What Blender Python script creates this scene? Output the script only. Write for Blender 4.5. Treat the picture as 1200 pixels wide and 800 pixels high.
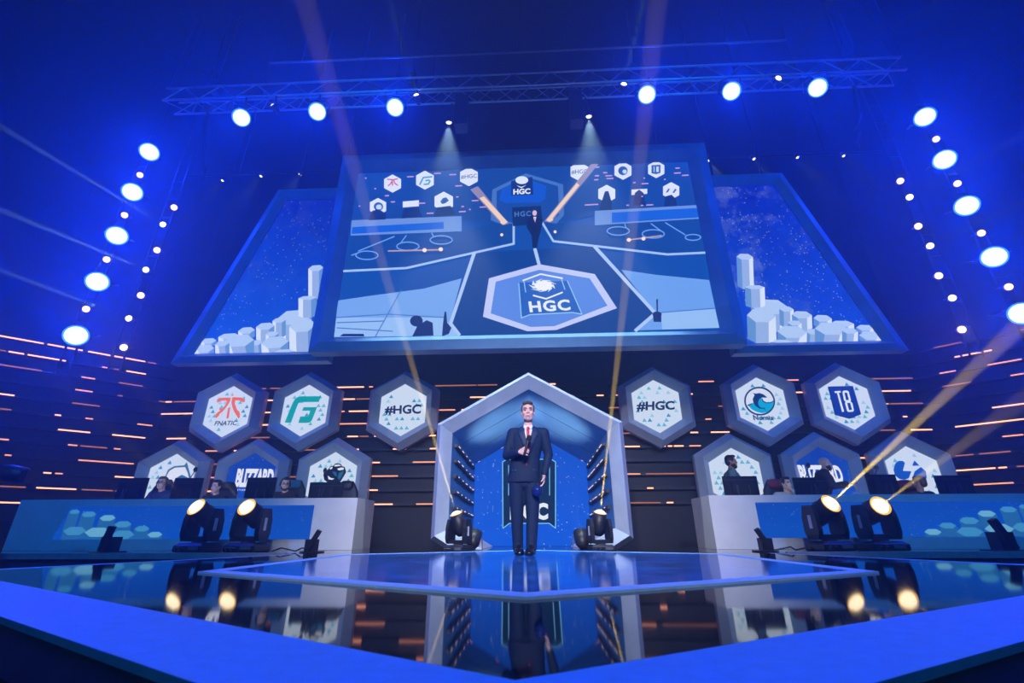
import bpy, bmesh, math, random
from mathutils import Vector, Matrix
R = math.radians
rnd = random.Random(7)
scene = bpy.context.scene
col = scene.collection
for o in list(bpy.data.objects): bpy.data.objects.remove(o)

# ------------------------------------------------------------------ camera
F = 538.7                                    # focal length in pixels of a 1200 px wide frame
CAM = Vector((0.04, 0.0, 0.262))
_pi, _ya, _ro = R(22.49), R(2.41), R(-0.206)
_right = Vector((math.cos(_ya), math.sin(_ya), 0)); _fh = Vector((-math.sin(_ya), math.cos(_ya), 0)); _up = Vector((0, 0, 1))
FWD = _fh*math.cos(_pi) + _up*math.sin(_pi); _u = -_fh*math.sin(_pi) + _up*math.cos(_pi)
RGT = _right*math.cos(_ro) + _u*math.sin(_ro); UPV = -_right*math.sin(_ro) + _u*math.cos(_ro)
cd = bpy.data.cameras.new('camera'); cam = bpy.data.objects.new('camera', cd); col.objects.link(cam)
cd.sensor_width = 36; cd.lens = F/1200*36; cd.clip_start = 0.02; cd.clip_end = 200
cd.dof.use_dof = True; cd.dof.focus_distance = 6.5; cd.dof.aperture_fstop = 2.8
cam.matrix_world = Matrix(((RGT.x, UPV.x, -FWD.x, CAM.x), (RGT.y, UPV.y, -FWD.y, CAM.y), (RGT.z, UPV.z, -FWD.z, CAM.z), (0, 0, 0, 1)))
scene.camera = cam
def ray(x, y): return RGT*((x-600)/F) + UPV*((400-y)/F) + FWD
def PY(x, y, Y): d = ray(x, y); return CAM + d*((Y-CAM.y)/d.y)      # pixel -> point on the upright plane at distance Y
def PZ(x, y, z): d = ray(x, y); return CAM + d*((z-CAM.z)/d.z)      # pixel -> point on the level plane at height z

# ------------------------------------------------------------------ world, haze, exposure
HAZE = 0.0135
w = bpy.data.worlds.new('world'); scene.world = w; w.use_nodes = True
nt = w.node_tree
nt.nodes['Background'].inputs[0].default_value = (0.0, 0.004, 0.02, 1); nt.nodes['Background'].inputs[1].default_value = 0.0
vs = nt.nodes.new('ShaderNodeVolumeScatter'); vs.inputs['Color'].default_value = (0.6, 0.85, 1, 1)
vs.inputs['Density'].default_value = HAZE; vs.inputs['Anisotropy'].default_value = 0.68
nt.links.new(vs.outputs[0], nt.nodes['World Output'].inputs['Volume'])
scene.view_settings.view_transform = 'Standard'; scene.view_settings.look = 'None'
scene.view_settings.exposure = 0.0; scene.view_settings.gamma = 1.0; scene.view_settings.use_curve_mapping = False
cy = scene.cycles
cy.max_bounces = 5; cy.diffuse_bounces = 2; cy.glossy_bounces = 3; cy.transmission_bounces = 2; cy.volume_bounces = 0
cy.use_denoising = True; cy.caustics_reflective = False; cy.caustics_refractive = False
cy.sample_clamp_indirect = 4.0

# ------------------------------------------------------------------ unseen front-of-house lamps: key and fill, with blue washes and desk fill added
def spot(name, loc, target, color, power, angle, blend=0.5, radius=0.05):
    l = bpy.data.lights.new(name, 'SPOT'); l.color = color; l.energy = power; l.spot_size = R(angle); l.spot_blend = blend; l.shadow_soft_size = radius
    o = bpy.data.objects.new(name, l); col.objects.link(o); o.location = loc
    o.rotation_euler = (Vector(target)-Vector(loc)).to_track_quat('-Z', 'Y').to_euler()
    return o
BLUE = (0.0, 0.035, 1.0)
GOLD = (1.0, 0.52, 0.07)
spot('front_key_light', (1.2, -5.5, 6.5), (0.0, 6.3, 1.1), (1.0, 0.90, 0.93), 3900, 35, 1.0, 0.25)
spot('front_key_light', (-1.6, -5.5, 6.5), (0.0, 6.3, 1.1), (1.0, 0.90, 0.93), 3900, 35, 1.0, 0.25)
spot('front_fill_light', (0, -7.5, 7.5), (0.0, 8.5, 1.2), (0.80, 0.88, 1.0), 1300, 36, 1.0, 0.3)
spot('stage_blue_wash', (0, -3.0, 9.0), (0, 2.2, 0), (0.0, 0.42, 1.0), 800, 90, 0.7, 0.2)  # added azure wash, turns the front edge band bluer
spot('front_blue_wash', (-5.5, -5.0, 8.0), (-5.5, 9.0, 3.0), (0.0, 0.26, 1.0), 2800, 70, 0.8, 0.2)  # added pair of blue washes for the frames and desks
spot('front_blue_wash', (5.5, -5.0, 8.0), (5.5, 9.0, 3.0), (0.0, 0.26, 1.0), 2800, 70, 0.8, 0.2)

for sx in (-1, 1): spot('desk_fill_light', (2.5*sx, -6.5, 6.0), (6.0*sx, 9.2, 1.1), (0.5, 0.75, 1.0), 260, 15, 1.0, 0.3)  # added fill, brightens the people behind each desk

# ------------------------------------------------------------------ materials
def lin(c): c = c/255; return c/12.92 if c <= 0.04045 else ((c+0.055)/1.055)**2.4
def S(r, g, b): return (lin(r), lin(g), lin(b), 1)
MATS = {}
def mat(name, c, rough=0.5, metal=0.0, spec=0.5, vary=0.0, scale=6.0, bump=0.0, coat=0.0):
    if name in MATS: return MATS[name]
    m = bpy.data.materials.new(name); m.use_nodes = True; t = m.node_tree; b = t.nodes['Principled BSDF']
    b.inputs['Base Color'].default_value = c; b.inputs['Roughness'].default_value = rough; b.inputs['Metallic'].default_value = metal
    b.inputs['Specular IOR Level'].default_value = spec; b.inputs['Coat Weight'].default_value = coat
    if vary or bump:
        tc = t.nodes.new('ShaderNodeTexCoord'); n = t.nodes.new('ShaderNodeTexNoise'); n.inputs['Scale'].default_value = scale; n.inputs['Detail'].default_value = 4
        t.links.new(tc.outputs['Object'], n.inputs['Vector'])
        if vary:
            r = t.nodes.new('ShaderNodeValToRGB'); r.color_ramp.elements[0].position = 0.3; r.color_ramp.elements[1].position = 0.7
            r.color_ramp.elements[0].color = [v*(1-vary) for v in c[:3]]+[1]; r.color_ramp.elements[1].color = [min(1, v*(1+vary)) for v in c[:3]]+[1]
            t.links.new(n.outputs['Fac'], r.inputs['Fac']); t.links.new(r.outputs['Color'], b.inputs['Base Color'])
        if bump:
            bp = t.nodes.new('ShaderNodeBump'); bp.inputs['Strength'].default_value = bump; bp.inputs['Distance'].default_value = 0.01
            t.links.new(n.outputs['Fac'], bp.inputs['Height']); t.links.new(bp.outputs['Normal'], b.inputs['Normal'])
    MATS[name] = m; return m
def emit(name, c, s=1.0, sample=False, base=0.02):
    if name in MATS: return MATS[name]
    m = bpy.data.materials.new(name); m.use_nodes = True; b = m.node_tree.nodes['Principled BSDF']
    b.inputs['Base Color'].default_value = (0.004, 0.004, 0.006, 1); b.inputs['Roughness'].default_value = 0.9; b.inputs['Specular IOR Level'].default_value = 0.1
    b.inputs['Emission Color'].default_value = c; b.inputs['Emission Strength'].default_value = s
    if not sample: m.cycles.emission_sampling = 'NONE'
    MATS[name] = m; return m
def px(r, g, b): return emit('screen_%d_%d_%d' % (r, g, b), S(r, g, b))     # a colour shown by a screen
def stars(name, lo, hi, z0, z1, scale=9.0, amount=0.10, cloud=0.0, strength=1.0):
    """night sky film shown by the LED screens: blue ramp, specks, a band of brighter cloud"""
    if name in MATS: return MATS[name]
    m = bpy.data.materials.new(name); m.use_nodes = True; t = m.node_tree; L = t.links.new; N = t.nodes.new
    b = t.nodes['Principled BSDF']; b.inputs['Base Color'].default_value = (0.004, 0.004, 0.006, 1); b.inputs['Roughness'].default_value = 0.9; b.inputs['Specular IOR Level'].default_value = 0.1
    ge = N('ShaderNodeNewGeometry'); sx = N('ShaderNodeSeparateXYZ'); L(ge.outputs['Position'], sx.inputs[0])
    mr = N('ShaderNodeMapRange'); mr.inputs['From Min'].default_value = z0; mr.inputs['From Max'].default_value = z1; L(sx.outputs['Z'], mr.inputs['Value'])
    no = N('ShaderNodeTexNoise'); no.inputs['Scale'].default_value = 1.3; no.inputs['Detail'].default_value = 6; L(ge.outputs['Position'], no.inputs['Vector'])
    ad = N('ShaderNodeMath'); ad.operation = 'MULTIPLY_ADD'; ad.inputs[1].default_value = 0.5; L(no.outputs['Fac'], ad.inputs[0])
    sb = N('ShaderNodeMath'); sb.operation = 'SUBTRACT'; sb.inputs[1].default_value = 0.25; L(mr.outputs[0], sb.inputs[0]); L(sb.outputs[0], ad.inputs[2])
    mx = N('ShaderNodeMix'); mx.data_type = 'RGBA'; mx.inputs['A'].default_value = lo; mx.inputs['B'].default_value = hi; L(ad.outputs[0], mx.inputs['Factor'])
    def speck(sc, size, thr):
        v = N('ShaderNodeTexVoronoi'); v.inputs['Scale'].default_value = sc; L(ge.outputs['Position'], v.inputs['Vector'])
        a = N('ShaderNodeMath'); a.operation = 'LESS_THAN'; a.inputs[1].default_value = size; L(v.outputs['Distance'], a.inputs[0])
        s = N('ShaderNodeSeparateColor'); L(v.outputs['Color'], s.inputs[0])
        g = N('ShaderNodeMath'); g.operation = 'LESS_THAN'; g.inputs[1].default_value = thr; L(s.outputs[0], g.inputs[0])
        q = N('ShaderNodeMath'); q.operation = 'MULTIPLY'; L(a.outputs[0], q.inputs[0]); L(g.outputs[0], q.inputs[1]); 
        q2 = N('ShaderNodeMath'); q2.operation = 'MULTIPLY'; L(q.outputs[0], q2.inputs[0]); L(s.outputs[1], q2.inputs[1]); return q2
    p1 = speck(scale, 0.14, amount); p2 = speck(scale*2.2, 0.22, amount*1.2)
    su = N('ShaderNodeMath'); su.operation = 'ADD'; L(p1.outputs[0], su.inputs[0]); L(p2.outputs[0], su.inputs[1])
    out = su
    if cloud:
        n2 = N('ShaderNodeTexNoise'); n2.inputs['Scale'].default_value = 1.1; n2.inputs['Detail'].default_value = 9; n2.inputs['Roughness'].default_value = 0.75; L(ge.outputs['Position'], n2.inputs['Vector'])
        mp = N('ShaderNodeMapRange'); mp.inputs['From Min'].default_value = 0.52; mp.inputs['From Max'].default_value = 0.85; mp.inputs['To Max'].default_value = cloud; L(n2.outputs['Fac'], mp.inputs['Value'])
        out = N('ShaderNodeMath'); out.operation = 'ADD'; L(su.outputs[0], out.inputs[0]); L(mp.outputs[0], out.inputs[1])
    m2 = N('ShaderNodeMix'); m2.data_type = 'RGBA'; m2.clamp_factor = True; m2.inputs['B'].default_value = S(190, 225, 255); L(mx.outputs['Result'], m2.inputs['A']); L(out.outputs[0], m2.inputs['Factor'])
    L(m2.outputs['Result'], b.inputs['Emission Color']); b.inputs['Emission Strength'].default_value = strength
    MATS[name] = m; return m

M_deck = mat('black_gloss_deck', (0.006, 0.007, 0.010, 1), 0.045, 0, 0.6, vary=0.3, scale=3)
M_tile = mat('blue_print_tile', (0.015, 0.19, 0.60, 1), 0.09, 0, 0.5, vary=0.5, scale=4)
M_band = mat('pale_edge_band', (0.30, 0.56, 0.92, 1), 0.5, 0, 0.15, vary=0.06, scale=20)
M_trimmetal = mat('aluminium_edge', (0.55, 0.57, 0.62, 1), 0.35, 0.6, vary=0.1, scale=10)
M_side = mat('black_riser', (0.02, 0.022, 0.03, 1), 0.6, vary=0.3)
M_desk = mat('grey_satin_paint', (0.78, 0.78, 0.82, 1), 0.45, 0, 0.4, vary=0.06, scale=3)
M_frame = mat('grey_frame_paint', (0.42, 0.50, 0.60, 1), 0.42, 0, 0.5, vary=0.08, scale=4)
M_sframe = mat('screen_frame_paint', (0.14, 0.30, 0.46, 1), 0.38, 0, 0.5, vary=0.1, scale=3)
M_wall = mat('dark_navy_wall', (0.006, 0.008, 0.014, 1), 0.6, vary=0.3, scale=2)
M_black = mat('black_drape', (0.006, 0.006, 0.008, 1), 0.9, vary=0.4, scale=1.5, bump=0.3)
M_floor = mat('black_carpet', (0.006, 0.006, 0.008, 1), 0.95, vary=0.4, scale=30, bump=0.3)
M_rail = mat('dark_rail', (0.006, 0.008, 0.014, 1), 0.5)
M_alu = mat('truss_aluminium', (0.55, 0.57, 0.6, 1), 0.35, 0.85, vary=0.1, scale=20)
M_lamp = mat('lamp_black', (0.012, 0.012, 0.015, 1), 0.45, vary=0.2, scale=12)
M_lampgrey = mat('lamp_grey', (0.12, 0.125, 0.14, 1), 0.4, vary=0.2, scale=12)
M_rubber = mat('cable_rubber', (0.01, 0.01, 0.012, 1), 0.5)
M_glossnavy = mat('glossy_blue_panel', (0.10, 0.26, 0.50, 1), 0.25, 0.0, 0.7, vary=0.12, scale=2)
M_plastic = mat('black_plastic', (0.01, 0.011, 0.014, 1), 0.4, vary=0.2, scale=15)

# ------------------------------------------------------------------ mesh helpers
ROOT = {}
class MB:
    def __init__(s): s.v = []; s.f = []; s.m = []; s.mi = 0; s.sm = []; s.smooth = False
    def add(s, vs, fs):
        n = len(s.v); s.v += [Vector(p) for p in vs]
        for f in fs: s.f.append([i+n for i in f]); s.m.append(s.mi); s.sm.append(s.smooth)
    def poly(s, pts): s.add(pts, [list(range(len(pts)))])
    def box(s, c, d, rot=None):
        c = Vector(c); h = Vector(d)/2; vs = []
        for x in (-1, 1):
            for y in (-1, 1):
                for z in (-1, 1):
                    p = Vector((x*h.x, y*h.y, z*h.z)); vs.append(c + (rot @ p if rot else p))
        s.add(vs, [(0, 1, 3, 2), (4, 6, 7, 5), (0, 4, 5, 1), (2, 3, 7, 6), (0, 2, 6, 4), (1, 5, 7, 3)])
    def prism(s, a, b):                        # two matching rings of points, capped
        n = len(a); s.add(list(a)+list(b), [list(range(n))[::-1], list(range(n, 2*n))] + [(i, (i+1) % n, n+(i+1) % n, n+i) for i in range(n)])
    def rings(s, rs, cap=True):
        n = len(rs[0]); vs = [p for r in rs for p in r]; fs = []
        for k in range(len(rs)-1):
            for i in range(n): fs.append((k*n+i, k*n+(i+1) % n, (k+1)*n+(i+1) % n, (k+1)*n+i))
        if cap: fs.append(list(range(n))[::-1]); fs.append([(len(rs)-1)*n+i for i in range(n)])
        s.add(vs, fs)
    def tube(s, pts, r, n=6):
        pts = [Vector(p) for p in pts]; rs = []
        for k, p in enumerate(pts):
            d = (pts[min(k+1, len(pts)-1)] - pts[max(k-1, 0)]).normalized()
            a = d.orthogonal().normalized() if k == 0 else (a - d*a.dot(d)).normalized()
            b = d.cross(a); rr = r[k] if isinstance(r, (list, tuple)) else r
            rs.append([p + (a*math.cos(2*math.pi*i/n) + b*math.sin(2*math.pi*i/n))*rr for i in range(n)])
        s.rings(rs)
    def lathe(s, c, axis, prof, n=20):         # prof: (distance along axis, radius)
        c = Vector(c); d = Vector(axis).normalized(); a = d.orthogonal().normalized(); b = d.cross(a)
        s.rings([[c + d*t + (a*math.cos(2*math.pi*i/n) + b*math.sin(2*math.pi*i/n))*max(r, 1e-4) for i in range(n)] for t, r in prof])
    def ell(s, c, r, rot=None, n=14):
        c = Vector(c); r = Vector(r) if not isinstance(r, (int, float)) else Vector((r, r, r)); rs = []
        for k in range(n//2+1):
            t = math.pi*k/(n//2); q = max(math.sin(t), 0.02)
            ring = []
            for i in range(n):
                p = Vector((math.cos(2*math.pi*i/n)*q*r.x, math.sin(2*math.pi*i/n)*q*r.y, -math.cos(t)*r.z)); ring.append(c + (rot @ p if rot else p))
            rs.append(ring)
        s.rings(rs)
    def limb(s, a, b, ra, rb, n=12):
        a = Vector(a); b = Vector(b); s.ell(a, ra, n=n); s.ell(b, rb, n=n); s.tube([a, b], [ra, rb], n=n)
    def loft(s, rr, n=20, p=2.0):              # rings (cx, cy, z, rx, ry); p > 2 squares the ring
        out = []
        for cx, cyy, z, rx, ry in rr:
            ring = []
            for i in range(n):
                t = 2*math.pi*i/n; ct, st = math.cos(t), math.sin(t)
                ring.append(Vector((cx + rx*math.copysign(abs(ct)**(2/p), ct), cyy + ry*math.copysign(abs(st)**(2/p), st), z)))
            out.append(ring)
        s.rings(out)
    def mesh(s, name, mats, off=Vector((0, 0, 0))):
        me = bpy.data.meshes.new(name); me.from_pydata([p-off for p in s.v], [], s.f); 
        for m in (mats if isinstance(mats, (list, tuple)) else [mats]): me.materials.append(m)
        me.polygons.foreach_set('material_index', s.m); me.polygons.foreach_set('use_smooth', s.sm); me.update()
        return me
def link(name, me, parent=None, loc=None):
    o = bpy.data.objects.new(name, me); col.objects.link(o)
    if parent: o.parent = parent; ROOT[o] = ROOT[parent]
    elif loc is not None: o.location = loc; ROOT[o] = Vector(loc)
    return o
def tag(o, label=None, cat=None, group=None, kind=None):
    if label: o['label'] = label
    if cat: o['category'] = cat
    if group: o['group'] = group
    if kind: o['kind'] = kind
    return o
def thing(name, loc, label, cat, group=None, kind=None):
    o = bpy.data.objects.new(name, None); col.objects.link(o); o.location = loc; o.empty_display_size = 0.1; ROOT[o] = Vector(loc)
    return tag(o, label, cat, group, kind)
def part(name, mb, m, parent, fix=True, label=None):           # geometry given in world coordinates
    me = mb.mesh(name, m, ROOT[parent])
    if fix: normals(me)
    o = link(name, me, parent)
    if label: o['label'] = label
    return o
def solo(name, mb, m, label=None, cat=None, group=None, kind=None, fix=True):
    lo = Vector((min(p.x for p in mb.v), min(p.y for p in mb.v), min(p.z for p in mb.v))); hi = Vector((max(p.x for p in mb.v), max(p.y for p in mb.v), lo.z))
    base = (lo+hi)/2; me = mb.mesh(name, m, base)
    if fix: normals(me)
    return tag(link(name, me, None, base), label, cat, group, kind)
def normals(me):
    bm = bmesh.new(); bm.from_mesh(me); bmesh.ops.recalc_face_normals(bm, faces=bm.faces); bm.to_mesh(me); bm.free()
def inst(name, me, parent, loc, rot=None, scale=(1, 1, 1)):     # shared mesh, loc in world coordinates
    o = bpy.data.objects.new(name, me); col.objects.link(o); o.parent = parent; ROOT[o] = ROOT[parent]
    o.location = Vector(loc) - ROOT[parent]; o.scale = scale
    if rot is not None: o.rotation_euler = rot
    return o
def remesh(mb, voxel, smooth=2, name='m', mats=None):
    me = mb.mesh(name+'_src', mats or []); normals(me); o = bpy.data.objects.new('tmp', me); col.objects.link(o)
    r = o.modifiers.new('r', 'REMESH'); r.mode = 'VOXEL'; r.voxel_size = voxel; r.use_smooth_shade = True
    if smooth: q = o.modifiers.new('s', 'SMOOTH'); q.iterations = smooth; q.factor = 0.5
    dg = bpy.context.evaluated_depsgraph_get(); out = bpy.data.meshes.new_from_object(o.evaluated_get(dg)); out.name = name
    bpy.data.objects.remove(o); bpy.data.meshes.remove(me)
    return out
def part_me(name, me, m, parent):
    off = ROOT[parent]
    me.transform(Matrix.Translation(-off)); me.materials.clear(); me.materials.append(m)
    return link(name, me, parent)
_txt = {}
def text_geo(s, bold=0.0, spacing=1.0, shear=0.0):
    k = (s, bold, spacing, shear)
    if k not in _txt:
        c = bpy.data.curves.new('t', 'FONT'); c.body = s; c.offset = bold; c.space_character = spacing; c.shear = shear; c.resolution_u = 3
        o = bpy.data.objects.new('t', c); col.objects.link(o); dg = bpy.context.evaluated_depsgraph_get()
        me = bpy.data.meshes.new_from_object(o.evaluated_get(dg)); vs = [v.co.copy() for v in me.vertices]; fs = [list(p.vertices) for p in me.polygons]
        bpy.data.objects.remove(o); bpy.data.meshes.remove(me); bpy.data.curves.remove(c)
        x0 = min(v.x for v in vs); x1 = max(v.x for v in vs); y0 = min(v.y for v in vs); y1 = max(v.y for v in vs)
        _txt[k] = ([((v.x-x0)/(x1-x0), (v.y-y0)/(y1-y0)) for v in vs], fs)
    return _txt[k]
def text_quad(mb, s, tl, tr, br, bl, bold=0.0, spacing=1.0, shear=0.0):   # world corner points
    uv, fs = text_geo(s, bold, spacing, shear); tl, tr, br, bl = map(Vector, (tl, tr, br, bl))
    mb.add([(bl*(1-u)+br*u)*(1-v) + (tl*(1-u)+tr*u)*v for u, v in uv], fs)
def line_pts(mb, pts, wdt, Y):                                            # flat stroke on an upright plane, world x,z points
    for (x0, z0), (x1, z1) in zip(pts[:-1], pts[1:]):
        d = Vector((x1-x0, 0, z1-z0)); 
        if d.length < 1e-6: continue
        d.normalize(); n = Vector((-d.z, 0, d.x))*wdt/2; a = Vector((x0, Y, z0))-d*wdt*0.3; b = Vector((x1, Y, z1))+d*wdt*0.3
        mb.poly([a-n, b-n, b+n, a+n])
def hexpts(cx, cz, r, Y): return [Vector((cx + r*math.cos(R(90+60*k)), Y, cz + r*math.sin(R(90+60*k)))) for k in range(6)]

# ------------------------------------------------------------------ the hall
ZF = -0.7                                     # hall floor, 0.7 m below the stage
def slab(name, pts, th, m, axis):             # a structure slab: polygon pts, thickness along axis
    mb = MB(); a = [Vector(p) for p in pts]; mb.prism(a, [p+Vector(axis)*th for p in a])
    return solo(name, mb, m, kind='structure')
slab('floor', [(-18, -14, ZF), (18, -14, ZF), (18, 12, ZF), (-18, 12, ZF)], 0.2, M_floor, (0, 0, -1))
slab('ceiling', [(-18, -14, 13.5), (18, -14, 13.5), (18, 12, 13.5), (-18, 12, 13.5)], 0.2, M_black, (0, 0, 1))
WB = 10.6; WX = 8.88
wall_back = slab('wall_back', [(-WX, WB, ZF), (WX, WB, ZF), (WX, WB, 13.5), (-WX, WB, 13.5)], 0.2, M_wall, (0, 1, 0))
SD = Vector((-0.728, -0.685, 0))              # direction of the angled left side wall going forward
def side_wall(name, sg):
    d = Vector((abs(SD.x)*sg, SD.y, 0))
    a = Vector((WX*sg, WB, ZF)); b = a + d*9.6
    n = Vector((abs(d.y)*sg, abs(d.x), 0))
    return slab(name, [a, b, b+Vector((0, 0, 14.2)), a+Vector((0, 0, 14.2))], 0.2, M_wall, n), a, d
wall_left, aL, dL = side_wall('wall_left', -1)
wall_right, aR, dR = side_wall('wall_right', 1)
slab('wall_outer_left', [(-17, 5, ZF), (-17, -14, ZF), (-17, -14, 13.5), (-17, 5, 13.5)], 0.2, M_black, (-1, 0, 0))
slab('wall_outer_right', [(17, 5, ZF), (17, -14, ZF), (17, -14, 13.5), (17, 5, 13.5)], 0.2, M_black, (1, 0, 0))
slab('wall_rear', [(-17, -14, ZF), (17, -14, ZF), (17, -14, 13.5), (-17, -14, 13.5)], 0.2, M_black, (0, -1, 0))

# LED slats: horizontal rails on the walls, each with broken runs of glowing orange LED
LEDME = []
for nm, st in (('bright', 3.0), ('mid', 1.5), ('dim', 0.45)):
    _b = MB(); _b.box((0, 0, 0), (1, 0.02, 0.024)); LEDME.append(_b.mesh('led_segment', emit('orange_led_'+nm, (1.0, 0.36, 0.20, 1), st)))
def rails(wall, a, d, length, zs, seed, dens):
    r = random.Random(seed); ang = math.atan2(d.y, d.x); nrm = Vector((d.y, -d.x, 0)); 
    if nrm.y > 0: nrm = -nrm
    rot = Matrix.Rotation(ang, 3, 'Z')
    for z in zs:
        mb = MB(); mb.box(Vector((a.x, a.y, z)) + d*length/2 + nrm*0.05, (length, 0.10, 0.06), rot)
        rail = part('rail', mb, M_rail, wall)
        t = r.uniform(0, 0.6)
        while t < length-0.15:
            ln = min(r.choice((0.1, 0.14, 0.25, 0.4, 0.55, 0.75, 0.95))*r.uniform(0.8, 1.2), length-t)
            if r.random() < dens: inst('led_segment', r.choice((LEDME[0], LEDME[0], LEDME[1], LEDME[2])), rail, Vector((a.x, a.y, z)) + d*(t+ln/2) + nrm*0.105, (0, 0, ang), (ln, 1, 1))
            t += ln + r.choice((0.05, 0.12, 0.35, 0.7))*r.uniform(0.7, 1.3)
ZS = [0.828+0.297*k for k in range(10)]
rails(wall_back, Vector((-WX, WB, 0)), Vector((1, 0, 0)), 2*WX, ZS, 11, 0.72)
rails(wall_left, aL, dL, 6.0, [0.53]+ZS+[3.8, 4.1], 5, 0.74)
rails(wall_right, aR, dR, 6.0, [0.53]+ZS+[3.8, 4.1], 9, 0.74)

# ------------------------------------------------------------------ the stage
stage = thing('stage', (0, 4.5, ZF), 'glossy black pointed stage deck with pale blue-lit edging', 'stage')
V0 = Vector((0, 1.06, 0)); VL = Vector((-4.25, 3.62, 0)); VR = Vector((4.25, 3.62, 0)); WL = Vector((-3.02, 6.62, 0)); WR = Vector((3.02, 6.62, 0))
deck = [V0, VR, WR, Vector((0, 7.76, 0)), WL, VL]
mb = MB(); mb.prism(deck, [p+Vector((0, 0, -0.08)) for p in deck]); part('deck', mb, M_deck, stage)
mb = MB(); mb.prism([p+Vector((0, 0, -0.08)) for p in deck], [Vector((p.x, p.y, ZF)) for p in deck]); part('riser', mb, M_side, stage)
def band(name, a, b, wa, wb, parent, m=M_band, z=0.0, h=0.05):      # strip beside the line a-b, outer side points wa, wb
    q = [Vector((p.x, p.y, z)) for p in (a, b, wb, wa)]; mb = MB(); mb.prism(q, [p+Vector((0, 0, -h)) for p in q]); return part(name, mb, m, parent)
O0 = Vector((0, 0.66, 0)); OL = Vector((-4.75, 3.52, 0)); OR = Vector((4.75, 3.52, 0)); XL = Vector((-3.10, 6.62, 0)); XR = Vector((3.10, 6.62, 0))
for a, b, c, d in ((V0, VL, O0, OL), (V0, VR, O0, OR)):
    band('front_edge_band', a, b, c, d, stage, h=0.08)
    mb = MB(); e0, e1 = c, d; s = Vector((0, -0.07, -0.05))
    mb.prism([e0+Vector((0, 0, -0.02)), e1+Vector((0, 0, -0.02)), e1+Vector((0, 0, -0.08)), e0+Vector((0, 0, -0.08))],
             [e0+s+Vector((0, 0, -0.05)), e1+s+Vector((0, 0, -0.05)), e1+s+Vector((0, 0, -0.10)), e0+s+Vector((0, 0, -0.10))]); part('nosing', mb, M_side, stage)
    mb = MB(); mb.prism([e0+Vector((0, 0, -0.08)), e1+Vector((0, 0, -0.08)), b+Vector((0, 0, -0.08)), a+Vector((0, 0, -0.08))],
             [Vector((p.x, p.y, ZF)) for p in (e0, e1, b, a)]); part('front_riser', mb, M_side, stage)
for a, b, c, d in ((VL, WL, OL, XL), (VR, WR, OR, XR)): band('side_edge_band', a, b, Vector((a.x*1.045, a.y, 0)), d, stage, h=0.08)
# hexagonal printed tile let into the deck, with a raised pale border
HC = Vector((0, 4.86, 0)); HR = 2.69
hx = lambda r, z: [HC + Vector((r*math.sin(R(60*k)), -r*math.cos(R(60*k)), z)) for k in range(6)]
mb = MB(); mb.prism(hx(HR-0.10, 0.010), hx(HR-0.10, -0.01)); tile = part('hexagon_tile', mb, M_tile, stage)
o6, i6 = hx(HR, 0.012), hx(HR-0.16, 0.012)
for k in range(6):
    q = [o6[k], o6[(k+1) % 6], i6[(k+1) % 6], i6[k]]; mb = MB(); mb.prism(q, [p+Vector((0, 0, -0.02)) for p in q]); part('tile_border', mb, M_band, tile)
# rear platform carrying the desks and the portal
wing = thing('stage_platform', (0, 8.5, ZF), 'wide dark glossy platform carrying the portal and both desks', 'platform')
q = [Vector((x, y, 0.0)) for x, y in ((10.1, 6.64), (10.1, 9.0), (8.7, 10.3), (-8.7, 10.3), (-10.1, 9.0), (-10.1, 6.64), (-3.03, 6.64), (0, 7.78), (3.03, 6.64))]
mb = MB(); mb.prism(q, [p+Vector((0, 0, -0.1)) for p in q]); part('deck', mb, M_deck, wing)
mb = MB(); mb.prism([p+Vector((0, 0, -0.1)) for p in q], [Vector((p.x, p.y, ZF)) for p in q]); part('riser', mb, M_side, wing)
for sg in (-1, 1): mb = MB(); mb.box((6.68*sg, 6.60, -0.02), (6.84, 0.055, 0.075)); part('edge_trim', mb, M_trimmetal, wing)

# ------------------------------------------------------------------ big screens
def frame_bars(root, outer, inner, Yo, Yi, Yf, m, name='frame_bar'):
    """mitred frame: outer polygon and inner polygon (x,z), front ridge between them at Yf"""
    n = len(outer)
    for k in range(n):
        j = (k+1) % n; a, b, c, d = outer[k], outer[j], inner[j], inner[k]
        ra, rb = [((a[0]*0.45+d[0]*0.55), (a[1]*0.45+d[1]*0.55)), ((b[0]*0.45+c[0]*0.55), (b[1]*0.45+c[1]*0.55))]
        A = [Vector((a[0], Yo, a[1])), Vector((a[0], Yf+0.06, a[1])), Vector((ra[0], Yf, ra[1])), Vector((d[0], Yi, d[1])), Vector((d[0], Yo, d[1]))]
        B = [Vector((b[0], Yo, b[1])), Vector((b[0], Yf+0.06, b[1])), Vector((rb[0], Yf, rb[1])), Vector((c[0], Yi, c[1])), Vector((c[0], Yo, c[1]))]
        mb = MB(); mb.prism(A, B); part(name, mb, m, root)
SY = 8.03
main = thing('main_screen', (0, SY, 3.3), 'huge central LED screen in dark frame showing the stage from above', 'screen')
DI = [(-3.77, 3.72), (3.60, 3.72), (3.60, 7.80), (-3.77, 7.80)]
DO = [(-4.13, 3.40), (3.98, 3.40), (3.98, 8.20), (-4.13, 8.20)]
frame_bars(main, DO, DI, SY+0.12, SY-0.02, SY-0.20, M_sframe)
mb = MB(); mb.box((-0.085, SY+0.06, 5.76), (7.37, 0.10, 4.08)); disp = part('display', mb, px(12, 78, 165), main)
for x in (-3.2, 3.05):
    mb = MB(); mb.tube([(x, SY+0.1, 8.15), (x, SY+0.1, 13.5)], 0.02); part('hanging_cable', mb, M_rubber, main)

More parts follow.
